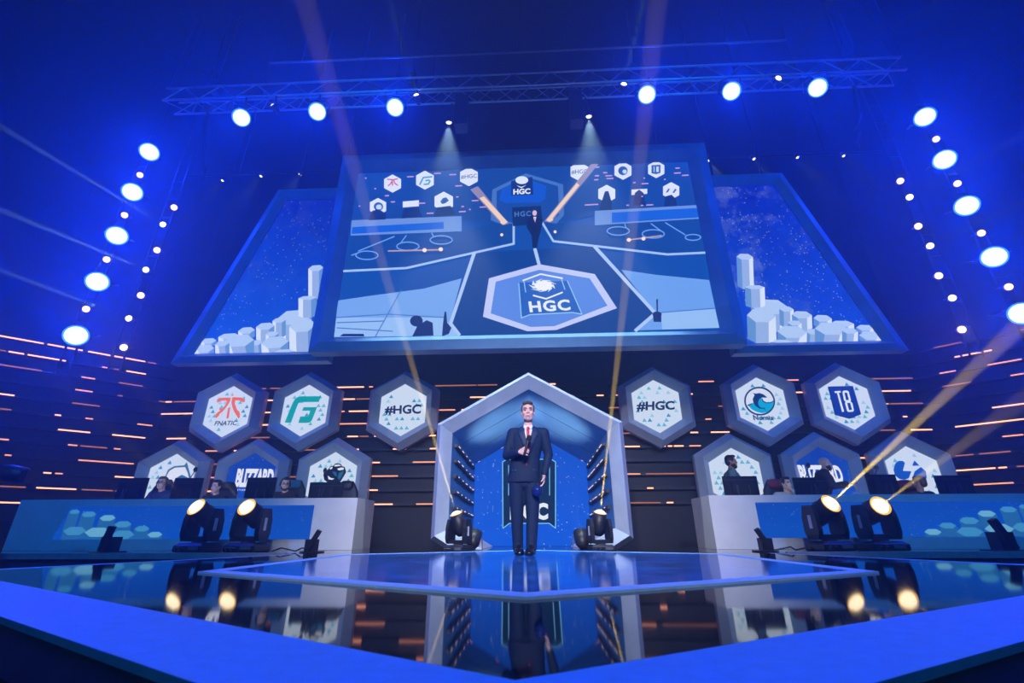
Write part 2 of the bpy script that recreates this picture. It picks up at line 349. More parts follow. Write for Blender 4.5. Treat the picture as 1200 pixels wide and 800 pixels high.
LAYER = [0]
def lay(Y): LAYER[0] += 1; return Y - 0.00025*LAYER[0]
def Q(pts, Y): return [PY(x, y, Y) for x, y in pts]
def stroke(mb, pts, wpx, Y):
    for (x0, y0), (x1, y1) in zip(pts[:-1], pts[1:]):
        L_ = math.hypot(x1-x0, y1-y0) or 1; dx, dy = (x1-x0)/L_, (y1-y0)/L_; nx, ny = -dy*wpx/2, dx*wpx/2; e = wpx*0.3
        mb.poly(Q([(x0-dx*e-nx, y0-dy*e-ny), (x1+dx*e-nx, y1+dy*e-ny), (x1+dx*e+nx, y1+dy*e+ny), (x0-dx*e+nx, y0-dy*e+ny)], Y))
def oval(cx, cy_, rx, ry, n=24): return [(cx+rx*math.cos(2*math.pi*k/n), cy_+ry*math.sin(2*math.pi*k/n)) for k in range(n)]
def show(name, parent, colr, fn, Y):
    mb = MB(); fn(mb, lay(Y)); return part(name, mb, colr if not isinstance(colr, tuple) else px(*colr), parent, fix=False)
YD = SY + 0.008 - 0.012
def P_(name, c, *polys):
    if len(polys) > 30: show(name, disp, c, lambda mb, Y: [mb.poly(Q(p, Y)) for p in polys], YD)['kind'] = 'stuff'; return
    for p in polys: show(name, disp, c, lambda mb, Y: mb.poly(Q(p, Y)), YD)
def L_(name, c, wd, *lines):
    for p in lines: show(name, disp, c, lambda mb, Y: stroke(mb, p, wd, Y), YD)
P_('wall_image', (16, 72, 150), [(419, 204.5), (806, 186.5), (818, 243), (698, 252), (640, 262), (602, 264), (541, 258), (410, 268)])
P_('audience_floor_image', (120, 170, 238), [(396, 352), (430, 347), (497, 338), (541, 326), (527, 378), (536, 393.5), (391.5, 395)])
P_('audience_floor_image', (110, 165, 238), [(728, 316), (770, 322), (831, 328), (843, 384), (748, 387), (768, 367)])
P_('audience_floor_image', (152, 195, 246), [(394, 372), (520, 372), (526, 380), (536, 393), (391.5, 394.5)])
P_('audience_floor_image', (150, 195, 245), [(774, 366), (838, 362), (843, 384), (776, 386)])
L_('step_line_image', (70, 120, 200), 1.2, [(394, 372), (455, 368), (523, 372)], [(440, 394), (470, 340)], [(395, 384), (460, 388)], [(775, 366), (838, 361)], [(395, 378), (450, 376)])
P_('stage_floor_image', (10, 66, 142), [(555, 296), (696, 288), (768, 366), (745, 388), (536, 393), (527, 378)])
P_('wing_floor_image', (14, 72, 150), [(411, 275), (541, 271), (575, 262), (602, 262), (602, 285), (476, 314), (403, 317)])
P_('wing_floor_image', (14, 72, 150), [(635, 260), (697, 264), (819, 256), (827, 296), (782, 298), (648.5, 282.5)])
L_('floor_line_image', (165, 200, 246), 2.6, [(602, 262), (602, 285.5), (476, 314), (403, 317.5)], [(635, 260), (648.5, 282.5), (782, 298), (826, 296)])
L_('floor_line_image', (175, 205, 248), 4.0, [(555.5, 297), (528, 379)], [(697, 289), (767, 366)], [(627, 292), (632, 311)], [(768, 367), (745, 387)], [(528, 379), (538, 392)])
hexp = [(566, 371), (573, 326), (632, 309.5), (697, 321), (723, 361), (652, 386.5), (618, 388)]
P_('floor_hexagon_image', (196, 208, 250), hexp)
P_('floor_hexagon_image', (92, 140, 228), [(575, 367), (581, 330), (632, 316), (691, 326), (712, 358), (650, 382), (622, 383)])
P_('shield_image', (40, 100, 190), [(608, 331), (666, 329), (682, 368), (672, 366), (622, 368.5), (611, 372.5)])
L_('shield_outline_image', (150, 205, 250), 1.2, [(608, 332), (611, 372.5), (621, 368.5), (671, 366), (682, 368), (665, 329)])
L_('emblem_outline_image', (235, 243, 255), 1.8, [(613, 328.5), (633.5, 321), (659, 326)], [(625, 346), (640, 350), (659, 342.5)])
L_('emblem_outline_image', (150, 195, 245), 1.2, [(614, 329), (616, 342)], [(658, 327), (662, 339)])
SW = []
for k in range(9):
    a = k*0.70; SW.append([(636+7*math.cos(a), 334.5+4*math.sin(a)), (636+13*math.cos(a+0.5), 334.5+6.6*math.sin(a+0.5)), (636+17*math.cos(a+1.2), 334.5+8.2*math.sin(a+1.2)), (636+12*math.cos(a+0.95), 334.5+6*math.sin(a+0.95)), (636+9*math.cos(a+0.9), 334.5+5*math.sin(a+0.9))])
P_('emblem_image', (225, 238, 255), *SW); P_('emblem_image', (245, 250, 255), oval(637, 334.5, 10, 5.6))
show('lettering_image', disp, (235, 244, 255), lambda mb, Y: text_quad(mb, 'HGC', *Q([(619, 353), (667, 350.5), (669, 363.5), (621, 366)], Y), bold=0.035, spacing=1.12), YD)
# the miniature portal, desks, badges and lights in the picture on the screen
P_('portal_image', (70, 118, 190), [(616, 203), (660, 216), (661, 252), (652, 262), (640, 260), (600, 262), (586, 262), (575, 258), (577, 222)])
P_('portal_image', (20, 76, 158), [(616, 207), (654, 218), (655, 252), (645, 259), (600, 261), (582, 254), (582, 224)])
P_('portal_screen_image', (14, 88, 205), [(588, 222), (612, 209), (636, 216), (640, 218), (639, 233), (633, 237), (592, 238), (585, 234)])
P_('shield_image', (14, 50, 120), [(599, 212), (624, 207), (625, 228), (599, 229)])
P_('emblem_image', (225, 240, 255), oval(611.5, 211, 7.5, 4.6), [(605, 217), (611, 219), (617, 216.5), (611, 220.5)])
show('lettering_image', disp, (235, 245, 255), lambda mb, Y: text_quad(mb, 'HGC', *Q([(601.5, 221.5), (621.5, 220.5), (621.5, 227), (601.5, 228)], Y), bold=0.04), YD)
P_('doorway_image', (10, 46, 100), [(600, 243), (634, 241), (636, 262), (601, 265)])
show('lettering_image', disp, (80, 130, 195), lambda mb, Y: text_quad(mb, 'HGC', *Q([(603, 248), (622, 247), (622, 253), (603, 254)], Y), bold=0.02, spacing=1.2), YD)
P_('desk_image', (110, 150, 215), [(412, 258), (541, 253), (541, 271), (411, 276)], [(697, 247), (819, 240), (822, 256), (697, 264)])
P_('desk_panel_image', (22, 100, 215), [(413, 266), (520, 260), (520, 268), (412, 274)], [(717, 249), (827, 243), (829, 254), (717, 261)])
bad = [(460, 215, 11.5), (498, 211, 12), (549.5, 207, 12), (443, 242, 11), (520, 236, 12.5), (679, 201, 12), (730, 200, 11.5), (769, 198.5, 11), (711, 227, 11.5), (786.5, 223.5, 11)]
P_('badge_image', (225, 236, 253), *[[(cx+r*math.cos(R(90+60*k)), cy_-r*0.93*math.sin(R(90+60*k))) for k in range(6)] for cx, cy_, r in bad], [(472, 236), (491, 234.5), (491, 241.5), (472, 243)], [(740, 222), (758.5, 221), (758.5, 227), (740, 228.5)])
L_('badge_mark_image', (205, 90, 110), 1.4, [(454, 210), (460, 210.5), (458, 215), (455, 217.5)], [(466, 209.5), (461, 210.5), (463, 215), (466, 217)], [(460, 213), (460, 217)])
L_('badge_mark_image', (60, 160, 190), 1.8, [(506, 207), (496, 208), (492, 216)], [(503, 211), (499, 211.5)], [(504, 212), (502, 215.5), (497, 216)])
for q in (((540, 205), (559, 203.5), (559, 208.5), (540, 210)), ((669.5, 199), (688.5, 198), (688.5, 203.5), (669.5, 204.5))):
    show('badge_mark_image', disp, (70, 90, 140), lambda mb, Y: text_quad(mb, '#HGC', *Q(q, Y), bold=0.01), YD)
P_('badge_mark_image', (45, 95, 165), oval(443.5, 242, 5.5, 5), [(516, 236), (519, 232), (523, 231), (526, 235), (522, 238), (518, 239)], oval(730, 200, 5.5, 5.2), [(763.5, 193.5), (774, 193), (774, 202.5), (769, 204), (763.5, 203)], [(780, 226), (783, 221), (785, 221), (783, 225)], [(788, 226), (791, 221), (793, 222), (790, 226)])
P_('badge_mark_image', (200, 225, 250), oval(444, 242.5, 3.4, 3), oval(732, 201, 2.6, 2.4), [(766, 195), (767, 195), (767, 201.5), (766, 201.5)], [(769, 195), (772, 195), (772, 201.5), (769, 201.5)])
P_('figure_image', (16, 48, 105), [(706, 233), (709, 224), (713, 224), (716, 234), (717, 246), (702, 246)], [(744, 226), (749, 222), (754, 226), (757, 240), (742, 241)], [(780, 230), (787, 228), (792, 233), (793, 241), (778, 242)], [(436, 247), (444, 245), (452, 250), (452, 257), (432, 258)], [(474, 244), (490, 243), (495, 254), (470, 256)], [(512, 243), (528, 241), (534, 252), (508, 254)])
dr = random.Random(3); dash = []
for k in range(120):
    x = dr.uniform(420, 808); y = 203 - (x-420)*0.042 + dr.uniform(3, 52)
    if any(math.hypot(x-a, y-b) < r+4 for a, b, r in bad) or 570 < x < 665 or (470 < x < 493 and 232 < y < 245) or (738 < x < 760 and 219 < y < 230): continue
    if y > 252 - (x-420)*0.02: continue
    ln = dr.choice((1, 1.5, 2.5, 4)); dash.append([(x-ln, y+0.05*ln-0.7), (x+ln, y-0.05*ln-0.7), (x+ln, y-0.05*ln+0.7), (x-ln, y+0.05*ln+0.7)])
P_('led_dash_image', (205, 160, 205), *dash)
P_('light_beam_image', (150, 140, 170), [(551, 222), (560, 218), (596, 262), (589, 264)], [(697, 187), (703, 190), (645, 261), (638, 259)])
P_('light_beam_image', (245, 215, 185), [(562, 232), (567, 230), (595, 260), (590, 263)], [(676, 214), (679, 217), (644, 260), (640, 258)], oval(590, 260, 3.6, 2.6), oval(645, 257, 3.2, 2.2))
rings = [(430, 299, 13), (478, 288.5, 13), (517, 281, 13), (724.5, 270.5, 13), (765.5, 274, 13), (812, 278, 9)]
L_('floor_ring_image', (110, 165, 235), 1.3, *[[*oval(cx, cy_, r, r*0.38), oval(cx, cy_, r, r*0.38)[0]] for cx, cy_, r in rings], [(412, 299), (420, 296)], [(420, 294), (462, 277)], [(470, 284), (476, 276)], [(508, 277), (506, 273)], [(734, 267), (732, 262)], [(774, 270), (763, 262)], [(803, 275), (780, 261)])
L_('light_beam_image', (190, 160, 160), 1.6, [(455, 294), (516, 292.5)], [(737, 281), (775, 276)])
P_('lamp_image', (250, 232, 205), oval(497.5, 293, 2.6, 2.4), oval(516.5, 292, 2.6, 2.4), oval(588, 275, 1.8, 1.8), oval(650.5, 271.5, 1.8, 1.8), oval(737, 281, 2.6, 2.2), oval(754, 279.5, 2.4, 2.2))
P_('presenter_image', (10, 34, 78), [(619, 256), (624, 252), (631, 252), (636, 257), (634, 270), (632, 276), (629, 291), (624, 290), (623, 276), (617, 266)])
P_('presenter_image', (225, 190, 205), oval(626.5, 249.5, 2.6, 3.2)); P_('presenter_image', (235, 240, 252), [(625, 254), (628.5, 254), (627, 261)]); P_('presenter_image', (190, 60, 90), [(626.3, 255), (627.3, 255), (627, 262)])
P_('audience_image', (16, 44, 110), oval(488, 376, 7.5, 6.5), [(483, 394), (489, 382), (500, 375), (507, 378), (508, 393)], [(518, 394), (519, 380), (521, 365), (523, 365), (524, 378), (529, 384), (526, 391)], oval(770, 368, 5.5, 3.2), [(765, 368), (775, 368), (775, 377), (766, 377)], [(769.5, 366), (769, 351), (771, 350), (771, 366)], [(398, 394), (402, 391), (426, 391), (427, 394)])

# side screens: night sky film over white hexagonal columns
M_sky = stars('sky_film', S(8, 84, 212), S(2, 34, 150), 3.5, 7.3, 9.0, 0.14, 0.06)
M_skyr = stars('sky_film_cloudy', S(6, 72, 205), S(2, 34, 155), 3.5, 7.3, 9.0, 0.20, 0.35)
PIL = [(955, 85, 55, 22, 205), (800, 440, 125, 55, 120), (895, 300, 66, 14, 130), (690, 462, 48, 18, 110), (590, 505, 66, 26, 90), (455, 535, 60, 24, 48), (640, 560, 46, 18, 60), (330, 578, 78, 22, 40), (860, 500, 96, 48, 165), (520, 625, 50, 20, 80), (400, 610, 110, 44, 100), (280, 630, 52, 20, 80), (182, 612, 58, 20, 24), (660, 622, 98, 44, 82), (150, 668, 74, 30, 38), (730, 690, 70, 18, 22)]
def side_screen(sg, label, msky):
    root = thing('side_screen', (5.8*sg, 8.35, 3.3), label, 'screen'); Y = 8.35
    out = [(3.9*sg, 3.36), (7.08*sg, 3.36), (5.72*sg, 7.62), (3.9*sg, 7.62)]; inn = [(4.0*sg, 3.58), (6.70*sg, 3.58), (5.52*sg, 7.36), (4.0*sg, 7.36)]
    frame_bars(root, out, inn, Y+0.12, Y-0.02, Y-0.14, M_sframe)
    mb = MB(); q = [Vector((x, Y+0.01, z)) for x, z in inn]; mb.prism(q, [p+Vector((0, 0.09, 0)) for p in q]); d = part('display', mb, msky, root)
    tops, fa, fb, fc = px(176, 206, 240), px(150, 180, 222), px(100, 150, 205), px(216, 232, 250); li = 0
    mb = MB()
    def w(zx, zy, dy): 
        p = PY(215+zx/6.155, 300+zy/6.155, Y); x = max(abs(p.x), 4.0); x = min(x, 6.70-(p.z-3.58)*0.312-0.005)
        return Vector((x*sg, Y+0.004-dy, max(p.z, 3.585)))
    for cx, cyz, rx, ry, h in PIL:
        li += 1; dy = li*0.0008
        t = [(cx-rx, cyz+ry*0.2), (cx-rx*0.45, cyz-ry*0.8), (cx+rx*0.55, cyz-ry), (cx+rx, cyz-ry*0.15), (cx+rx*0.4, cyz+ry*0.9), (cx-rx*0.5, cyz+ry)]
        if min(p[1] for p in t) + h > 712: h = 712-cyz
        for (i, j, mi) in ((0, 5, 3), (5, 4, 1), (4, 3, 2)):
            mb.mi = mi; mb.poly([w(*t[i], dy), w(*t[j], dy), w(t[j][0], t[j][1]+h, dy), w(t[i][0], t[i][1]+h, dy)])
        mb.mi = 0; mb.poly([w(*p, dy) for p in t])
    part('column_image', mb, [tops, fa, fb, fc], d, fix=False)
    for x in (4.3, 5.4):
        mb = MB(); mb.tube([(x*sg, Y+0.1, 7.55), (x*sg, Y+0.1, 13.5)], 0.02); part('hanging_cable', mb, M_rubber, root)
side_screen(-1, 'slanted LED side screen with a plain starry sky, above the orange logo hexagon', M_sky)
side_screen(1, 'slanted LED side screen with a bright star cloud, above the dolphin logo hexagon', M_skyr)

# ------------------------------------------------------------------ hexagonal logo panels on the back wall
HY = 10.3; HRO, HRM, HRI = 0.94, 0.80, 0.615
M_white = emit('badge_white', S(206, 224, 246), 1.0)
M_tri = [emit('badge_triangle_%d' % k, S(*c), 1.0) for k, c in enumerate(((40, 150, 196), (92, 180, 212), (150, 204, 230)))]
M_bliz = stars('blue_film', S(10, 78, 190), S(8, 54, 160), 0.8, 2.2, 16.0, 0.12)
def hex_panel(cx, cz, label, film=False, seed=1):
    root = thing('logo_panel', (cx, HY, cz-HRO), label, 'sign', 'hexagonal logo panels on the back wall')
    o, m, i = hexpts(cx, cz, HRO, HY), hexpts(cx, cz, HRM, HY-0.20), hexpts(cx, cz, HRI, HY-0.02)
    ob, ib = hexpts(cx, cz, HRO, HY+0.14), hexpts(cx, cz, HRI, HY+0.14)
    for k in range(6):
        j = (k+1) % 6; mb = MB(); mb.prism([ob[k], o[k], m[k], i[k], ib[k]], [ob[j], o[j], m[j], i[j], ib[j]]); part('frame_side', mb, M_frame, root)
    mb = MB(); mb.prism(hexpts(cx, cz, HRI, HY), hexpts(cx, cz, HRI, HY+0.10)); d = part('display', mb, M_bliz if film else M_white, root)
    mb = MB(); mb.box((cx, HY+0.21, cz), (0.5, 0.16, 0.5)); part('wall_bracket', mb, M_lamp, root)
    if not film:
        r = random.Random(seed); mb = MB(); t = 0.122; h = t*0.866
        for row in range(-6, 7):
            for c in range(-6, 7):
                x = c*t + (row % 2)*t/2; z = row*h
                rr = math.hypot(x, z); pr = 0.04 + 0.96*min(1, rr/HRI*1.12)**2.2
                if r.random() > pr: continue
                pts = [(x-t*0.42, z-h*0.36), (x+t*0.42, z-h*0.36), (x, z+h*0.42)]
                if any(abs(a) > HRI*0.866-0.012 or abs(b)+abs(a)*0.577 > HRI-0.012 for a, b in pts): continue
                mb.mi = r.choice((0, 1, 1, 2)); mb.poly([Vector((cx+a, HY-0.0015, cz+b)) for a, b in pts])
        part('triangle_print', mb, M_tri, d, fix=False)['kind'] = 'stuff'
    return d
def zmap(ox, oy, s): return lambda pts, Y: [PY(ox+x/s, oy+y/s, Y) for x, y in pts]
def mark(name, d, c, polys, zm, lay_=1):
    Y = HY-0.0015-0.0012*lay_
    for p in polys: mb = MB(); mb.poly(zm(p, Y)); part(name, mb, px(*c), d, fix=False)
def words(name, d, c, s, quad, zm, bold=0.0, spacing=1.0, shear=0.0, lay_=2):
    mb = MB(); Y = HY-0.0015-0.0012*lay_; text_quad(mb, s, *zm(quad, Y), bold=bold, spacing=spacing, shear=shear); return part(name, mb, px(*c), d, fix=False)
UZ, LZ = 2.90, 1.315
z1 = zmap(235, 445, 11.43)
d = hex_panel(-7.07, UZ, 'hexagonal lit panel with an orange forked logo over black lettering', seed=2)
mark('logo', d, (240, 112, 84), [
    [(220, 270), (250, 245), (300, 238), (405, 236), (400, 275), (370, 330), (330, 385), (290, 430), (255, 455), (245, 480), (205, 515), (195, 490), (205, 460), (240, 425), (265, 415), (250, 395), (255, 378), (290, 385), (325, 345), (350, 300), (345, 275), (290, 278), (222, 305)],
    [(425, 238), (450, 230), (560, 238), (597, 270), (590, 300), (560, 295), (520, 275), (465, 275), (460, 320), (490, 400), (520, 425), (530, 465), (525, 500), (510, 518), (485, 480), (450, 425), (425, 360), (412, 300)],
    [(370, 375), (400, 365), (375, 518), (345, 515)], [(412, 205), (430, 190), (440, 205), (425, 222)]], z1)
words('lettering', d, (20, 28, 60), 'FNATIC', [(190, 550), (498, 545), (490, 605), (182, 612)], z1, 0.02, 1.0, 0.25)
z2 = zmap(320, 445, 11.43)
d = hex_panel(-5.23, UZ, 'hexagonal lit panel with a teal angular letter logo', seed=3)
mark('logo', d, (0, 160, 165), [[(155, 572), (262, 310), (290, 260), (330, 230), (380, 220), (645, 218), (612, 295), (375, 298), (345, 305), (330, 330), (240, 572)],
    [(410, 365), (590, 365), (520, 540), (495, 568), (460, 575), (338, 575), (365, 490), (470, 488), (488, 445), (498, 412), (388, 412)]], z2)
for cx, lab, z, q, sd in ((-2.92, 'hexagonal lit hashtag panel near the teal letter logo panel', zmap(420, 420, 3.335), [(103, 185), (246, 178), (243, 219), (103, 220)], 4), (2.87, 'hexagonal lit hashtag panel near the dolphin logo panel', zmap(600, 420, 3.333), [(488, 168), (634, 165), (636, 203), (486, 207)], 5)):
    d = hex_panel(cx, UZ-0.02, lab, seed=sd); words('lettering', d, (18, 40, 84), '#HGC', q, z, 0.035, 1.0)
z3 = zmap(855, 435, 11.43)
d = hex_panel(5.21, UZ, 'hexagonal lit panel with a dolphin and wave in a ring', seed=6)
el = lambda cx, cy_, rx, ry, n=32, a=0.0: [(cx+rx*math.cos(2*math.pi*k/n)*math.cos(a)-ry*math.sin(2*math.pi*k/n)*math.sin(a), cy_+rx*math.cos(2*math.pi*k/n)*math.sin(a)+ry*math.sin(2*math.pi*k/n)*math.cos(a)) for k in range(n)]
mark('logo_ring', d, (14, 44, 92), [el(402, 398, 208, 192, 40, 0.25)], z3, 1)
mark('logo_sky', d, (214, 228, 246), [el(402, 398, 186, 170, 40, 0.25)], z3, 2)
mark('logo_sea', d, (0, 165, 215), [[(240, 455), (290, 430), (325, 425), (370, 470), (380, 400), (410, 365), (440, 360), (450, 390), (490, 412), (540, 412), (588, 395), (590, 440), (560, 500), (510, 545), (440, 560), (370, 545), (300, 510), (262, 470)]], z3, 3)
mark('logo_dolphin', d, (16, 50, 110), [[(308, 288), (350, 298), (400, 290), (450, 305), (505, 348), (480, 352), (440, 350), (400, 372), (382, 410), (385, 450), (410, 480), (450, 490), (478, 482), (470, 500), (490, 525), (455, 500), (400, 498), (350, 465), (318, 420), (310, 370), (335, 315)], [(430, 375), (445, 370), (452, 395), (490, 413), (545, 412), (588, 392), (590, 402), (548, 425), (485, 425), (442, 405)], [(238, 450), (290, 428), (330, 425), (292, 440), (246, 465)]], z3, 4)
words('lettering', d, (18, 50, 100), 'Nomia', [(308, 582), (582, 590), (590, 655), (325, 655)], z3, 0.03)
z4 = zmap(955, 435, 10.0)
d = hex_panel(7.06, UZ, 'hexagonal lit panel with a navy shield lettered in white', seed=7)
mark('logo_shield', d, (8, 30, 110), [[(150, 178), (445, 170), (542, 502), (405, 556), (232, 510)]], z4, 1)
mark('logo_shield', d, (14, 56, 160), [[(162, 186), (438, 178), (532, 498), (405, 546), (238, 503)]], z4, 2)
mark('logo_number', d, (222, 236, 252), [[(228, 232), (300, 228), (304, 248), (280, 250), (342, 470), (318, 476), (258, 252), (234, 254)],
    [(322, 240), (335, 225), (380, 224), (396, 236), (422, 335), (418, 352), (440, 372), (456, 455), (448, 472), (392, 476), (376, 462), (352, 372), (360, 354), (340, 340)]], z4, 3)
mark('logo_number', d, (14, 56, 160), [[(345, 250), (375, 248), (398, 335), (366, 337)], [(378, 370), (412, 368), (434, 450), (400, 454)]], z4, 4)
# lower row, half hidden by the desks
d = hex_panel(-8.02, LZ, 'hexagonal lit panel with a grey and white crescent creature logo, low behind the desk', seed=8); z5 = zmap(170, 510, 10.0)
d.parent['label'] = 'hexagonal lit panel with a white curved logo, low behind a seated player in glasses'
mark('logo', d, (60, 110, 150), [[(235, 480), (270, 400), (340, 360), (460, 350), (490, 310), (500, 350), (535, 480), (560, 620), (380, 640), (290, 640), (250, 540)]], z5, 1)
mark('logo', d, (222, 232, 248), [[(250, 480), (285, 415), (350, 378), (470, 370), (500, 440), (515, 500), (430, 460), (370, 495), (290, 600), (262, 540)]], z5, 2)
d = hex_panel(-6.20, LZ, 'hexagonal blue panel with white lettering behind a player wearing a headset', True); z6 = zmap(255, 510, 10.0)
words('lettering', d, (232, 240, 252), 'BLIZZARD', [(230, 388), (668, 392), (640, 605), (196, 605)], z6, 0.05, 0.92, 0.1)
words('lettering', d, (190, 215, 245), 'ENTERTAINMENT', [(186, 628), (590, 632), (585, 652), (184, 648)], z6, 0.03, 1.3)
d = hex_panel(-4.36, LZ, 'hexagonal lit panel with a black crystal-like creature logo behind an empty chair', seed=9); z7 = zmap(345, 510, 10.0)
mark('logo', d, (14, 26, 50), [[(345, 400), (385, 405), (410, 380), (425, 360), (460, 355), (470, 335), (500, 325), (540, 330), (560, 360), (590, 370), (608, 430), (560, 510), (530, 560), (400, 560), (350, 520), (340, 470)]], z7, 1)
mark('logo', d, (224, 236, 250), [[(420, 375), (450, 368), (440, 392), (415, 398)], [(475, 345), (520, 340), (548, 355), (500, 362), (470, 365)], [(390, 470), (430, 500), (470, 505), (440, 520), (400, 515)], [(500, 390), (550, 375), (580, 380), (575, 402), (520, 410)]], z7, 2)
mark('logo', d, (30, 100, 140), [[(440, 420), (490, 430), (500, 480), (470, 470)], [(520, 440), (580, 410), (570, 450), (530, 520), (505, 500)]], z7, 3)
d = hex_panel(4.35, LZ, 'hexagonal lit panel behind a standing bearded man', seed=10)
d = hex_panel(6.19, LZ, 'hexagonal blue panel with white lettering behind a standing bald man', True); z8 = zmap(895, 510, 10.0)
words('lettering', d, (232, 240, 252), 'BLIZZARD', [(388, 345), (890, 350), (950, 560), (445, 560)], z8, 0.05, 0.92, -0.05)
words('lettering', d, (190, 215, 245), 'ENTERTAINMENT', [(455, 590), (945, 590), (950, 610), (460, 610)], z8, 0.03, 1.3)
d = hex_panel(8.02, LZ, 'hexagonal lit panel with a broken blue circle logo', seed=12); z9 = zmap(1000, 510, 10.0)
mark('logo', d, (14, 84, 190), [[(470, 400), (490, 330), (530, 298), (580, 300), (605, 320), (580, 415), (680, 420), (650, 500), (600, 520), (540, 510), (490, 470)], [(690, 355), (715, 292), (775, 355)], [(690, 500), (720, 420), (790, 370), (850, 420), (860, 500), (800, 560), (720, 560)]], z9, 1)

# ------------------------------------------------------------------ portal: a big hexagonal gateway with a lit screen at the back
portal = thing('portal', (0, 8.0, 0), 'grey hexagonal gateway with a blue star screen deep inside, behind the presenter', 'gateway')
PC, PR_, PI_ = 1.09, 1.87, 1.56
def clip(p, q):                                # keep the part above the floor
    if q.z >= 0.004: return q
    t = (0.004-p.z)/(q.z-p.z); return p + (q-p)*t
fo, fm, fi, fb, fib = hexpts(0, PC, PR_, 8.0), hexpts(0, PC, PR_-0.10, 7.84), hexpts(0, PC, PI_, 8.02), hexpts(0, PC, PR_, 8.35), hexpts(0, PC, PI_, 8.35)
for a, b in ((0, 1), (1, 2), (2, 3), (0, 5), (5, 4), (4, 3)):
    A = [r[a] for r in (fb, fo, fm, fi, fib)]; B = [clip(r[a], r[b]) for r in (fb, fo, fm, fi, fib)]
    mb = MB(); mb.prism(A, B); part('frame_side', mb, M_frame, portal)
YB = 9.75; BC, BR = 0.90, 1.33
fr, bk = hexpts(0, PC, PI_, 8.03), hexpts(0, BC, BR, YB)
def wallq(a, b, t0, t1, name, m, n=1):
    A, B = fr[a], clip(fr[a], fr[b]); C, D = bk[a], clip(bk[a], bk[b])
    for k in range(n):
        u0, u1 = t0+(t1-t0)*k/n+0.006, t0+(t1-t0)*(k+1)/n-0.006
        q = [A.lerp(C, u0), B.lerp(D, u0), B.lerp(D, u1), A.lerp(C, u1)]; c = sum(q, Vector())/4; nrm = (q[1]-q[0]).cross(q[2]-q[0]).normalized()
        if nrm.dot(c-Vector((0, c.y, 1.0))) < 0: nrm = -nrm
        if c.z < 0.3: nrm = Vector((math.copysign(1, c.x), 0, 0))
        mb = MB(); mb.prism(q, [p+nrm*0.04 for p in q]); part(name, mb, m, portal)
for a, b in ((0, 1), (0, 5)): wallq(a, b, 0.0, 1.0, 'ceiling_panel', M_glossnavy, 3)
for a, b in ((1, 2), (5, 4)): wallq(a, b, 0.0, 1.0, 'side_panel', M_glossnavy, 1)
for a, b in ((2, 3), (4, 3)): wallq(a, b, 0.0, 1.0, 'skirt_panel', M_desk, 1)
M_slatled = emit('slat_led', (0.9, 0.75, 0.8, 1), 1.2)
for a, b, sg in ((1, 2, -1), (5, 4, 1)):
    for u in (0.10, 0.27, 0.44, 0.61, 0.78):
        p = fr[a].lerp(fr[b], u).lerp(bk[a].lerp(bk[b], u), 0.10); q = fr[a].lerp(fr[b], u).lerp(bk[a].lerp(bk[b], u), 0.90)
        mb = MB(); s = Vector((-0.05*sg, 0, 0)); mb.prism([p+Vector((0, 0, -.03)), p+s+Vector((0, 0, -.03)), p+s+Vector((0, 0, .02)), p+Vector((0, 0, .02))], [q+Vector((0, 0, -.03)), q+s+Vector((0, 0, -.03)), q+s+Vector((0, 0, .02)), q+Vector((0, 0, .02))])
        sl = part('slat', mb, M_lamp, portal)
        for t in (0.12, 0.3, 0.52, 0.7, 0.88):
            c = p.lerp(q, t + rnd.uniform(-0.04, 0.04)) + s*1.02 + Vector((0, 0, 0.012)); e = (q-p)*rnd.choice((0.04, 0.07, 0.02))
            mb = MB(); mb.tube([c-e, c+e], 0.008, 4); part('led_segment', mb, M_slatled, sl)
q = [bk[0], bk[1], bk[2], clip(bk[2], bk[3]), clip(bk[4], bk[3]), bk[4], bk[5]]
M_pstar = stars('portal_film', S(12, 92, 225), S(14, 84, 205), 0, 2.2, 13.0, 0.10)
mb = MB(); mb.prism(q, [p+Vector((0, 0.1, 0)) for p in q]); ps = part('display', mb, M_pstar, portal)
YS = YB-0.003
sh = [(589, 541), (594, 538), (646, 538), (651, 541), (651, 618.7), (643.7, 613), (597, 613), (589.4, 618.7)]
mb = MB(); mb.poly(Q(sh, YS)); part('shield_image', mb, px(8, 44, 84), ps, fix=False)
mb = MB(); stroke(mb, sh+[sh[0]], 1.1, YS-0.002); stroke(mb, [(596, 545), (596, 580)], 0.9, YS-0.002); stroke(mb, [(644, 545), (644, 580)], 0.9, YS-0.002); part('shield_outline_image', mb, px(120, 200, 245), ps, fix=False)
mb = MB(); text_quad(mb, 'HGC', *Q([(597.7, 589), (642.3, 589), (642.3, 609), (597.7, 609)], YS-0.003), bold=0.05, spacing=1.08); part('lettering_image', mb, px(232, 244, 255), ps, fix=False)

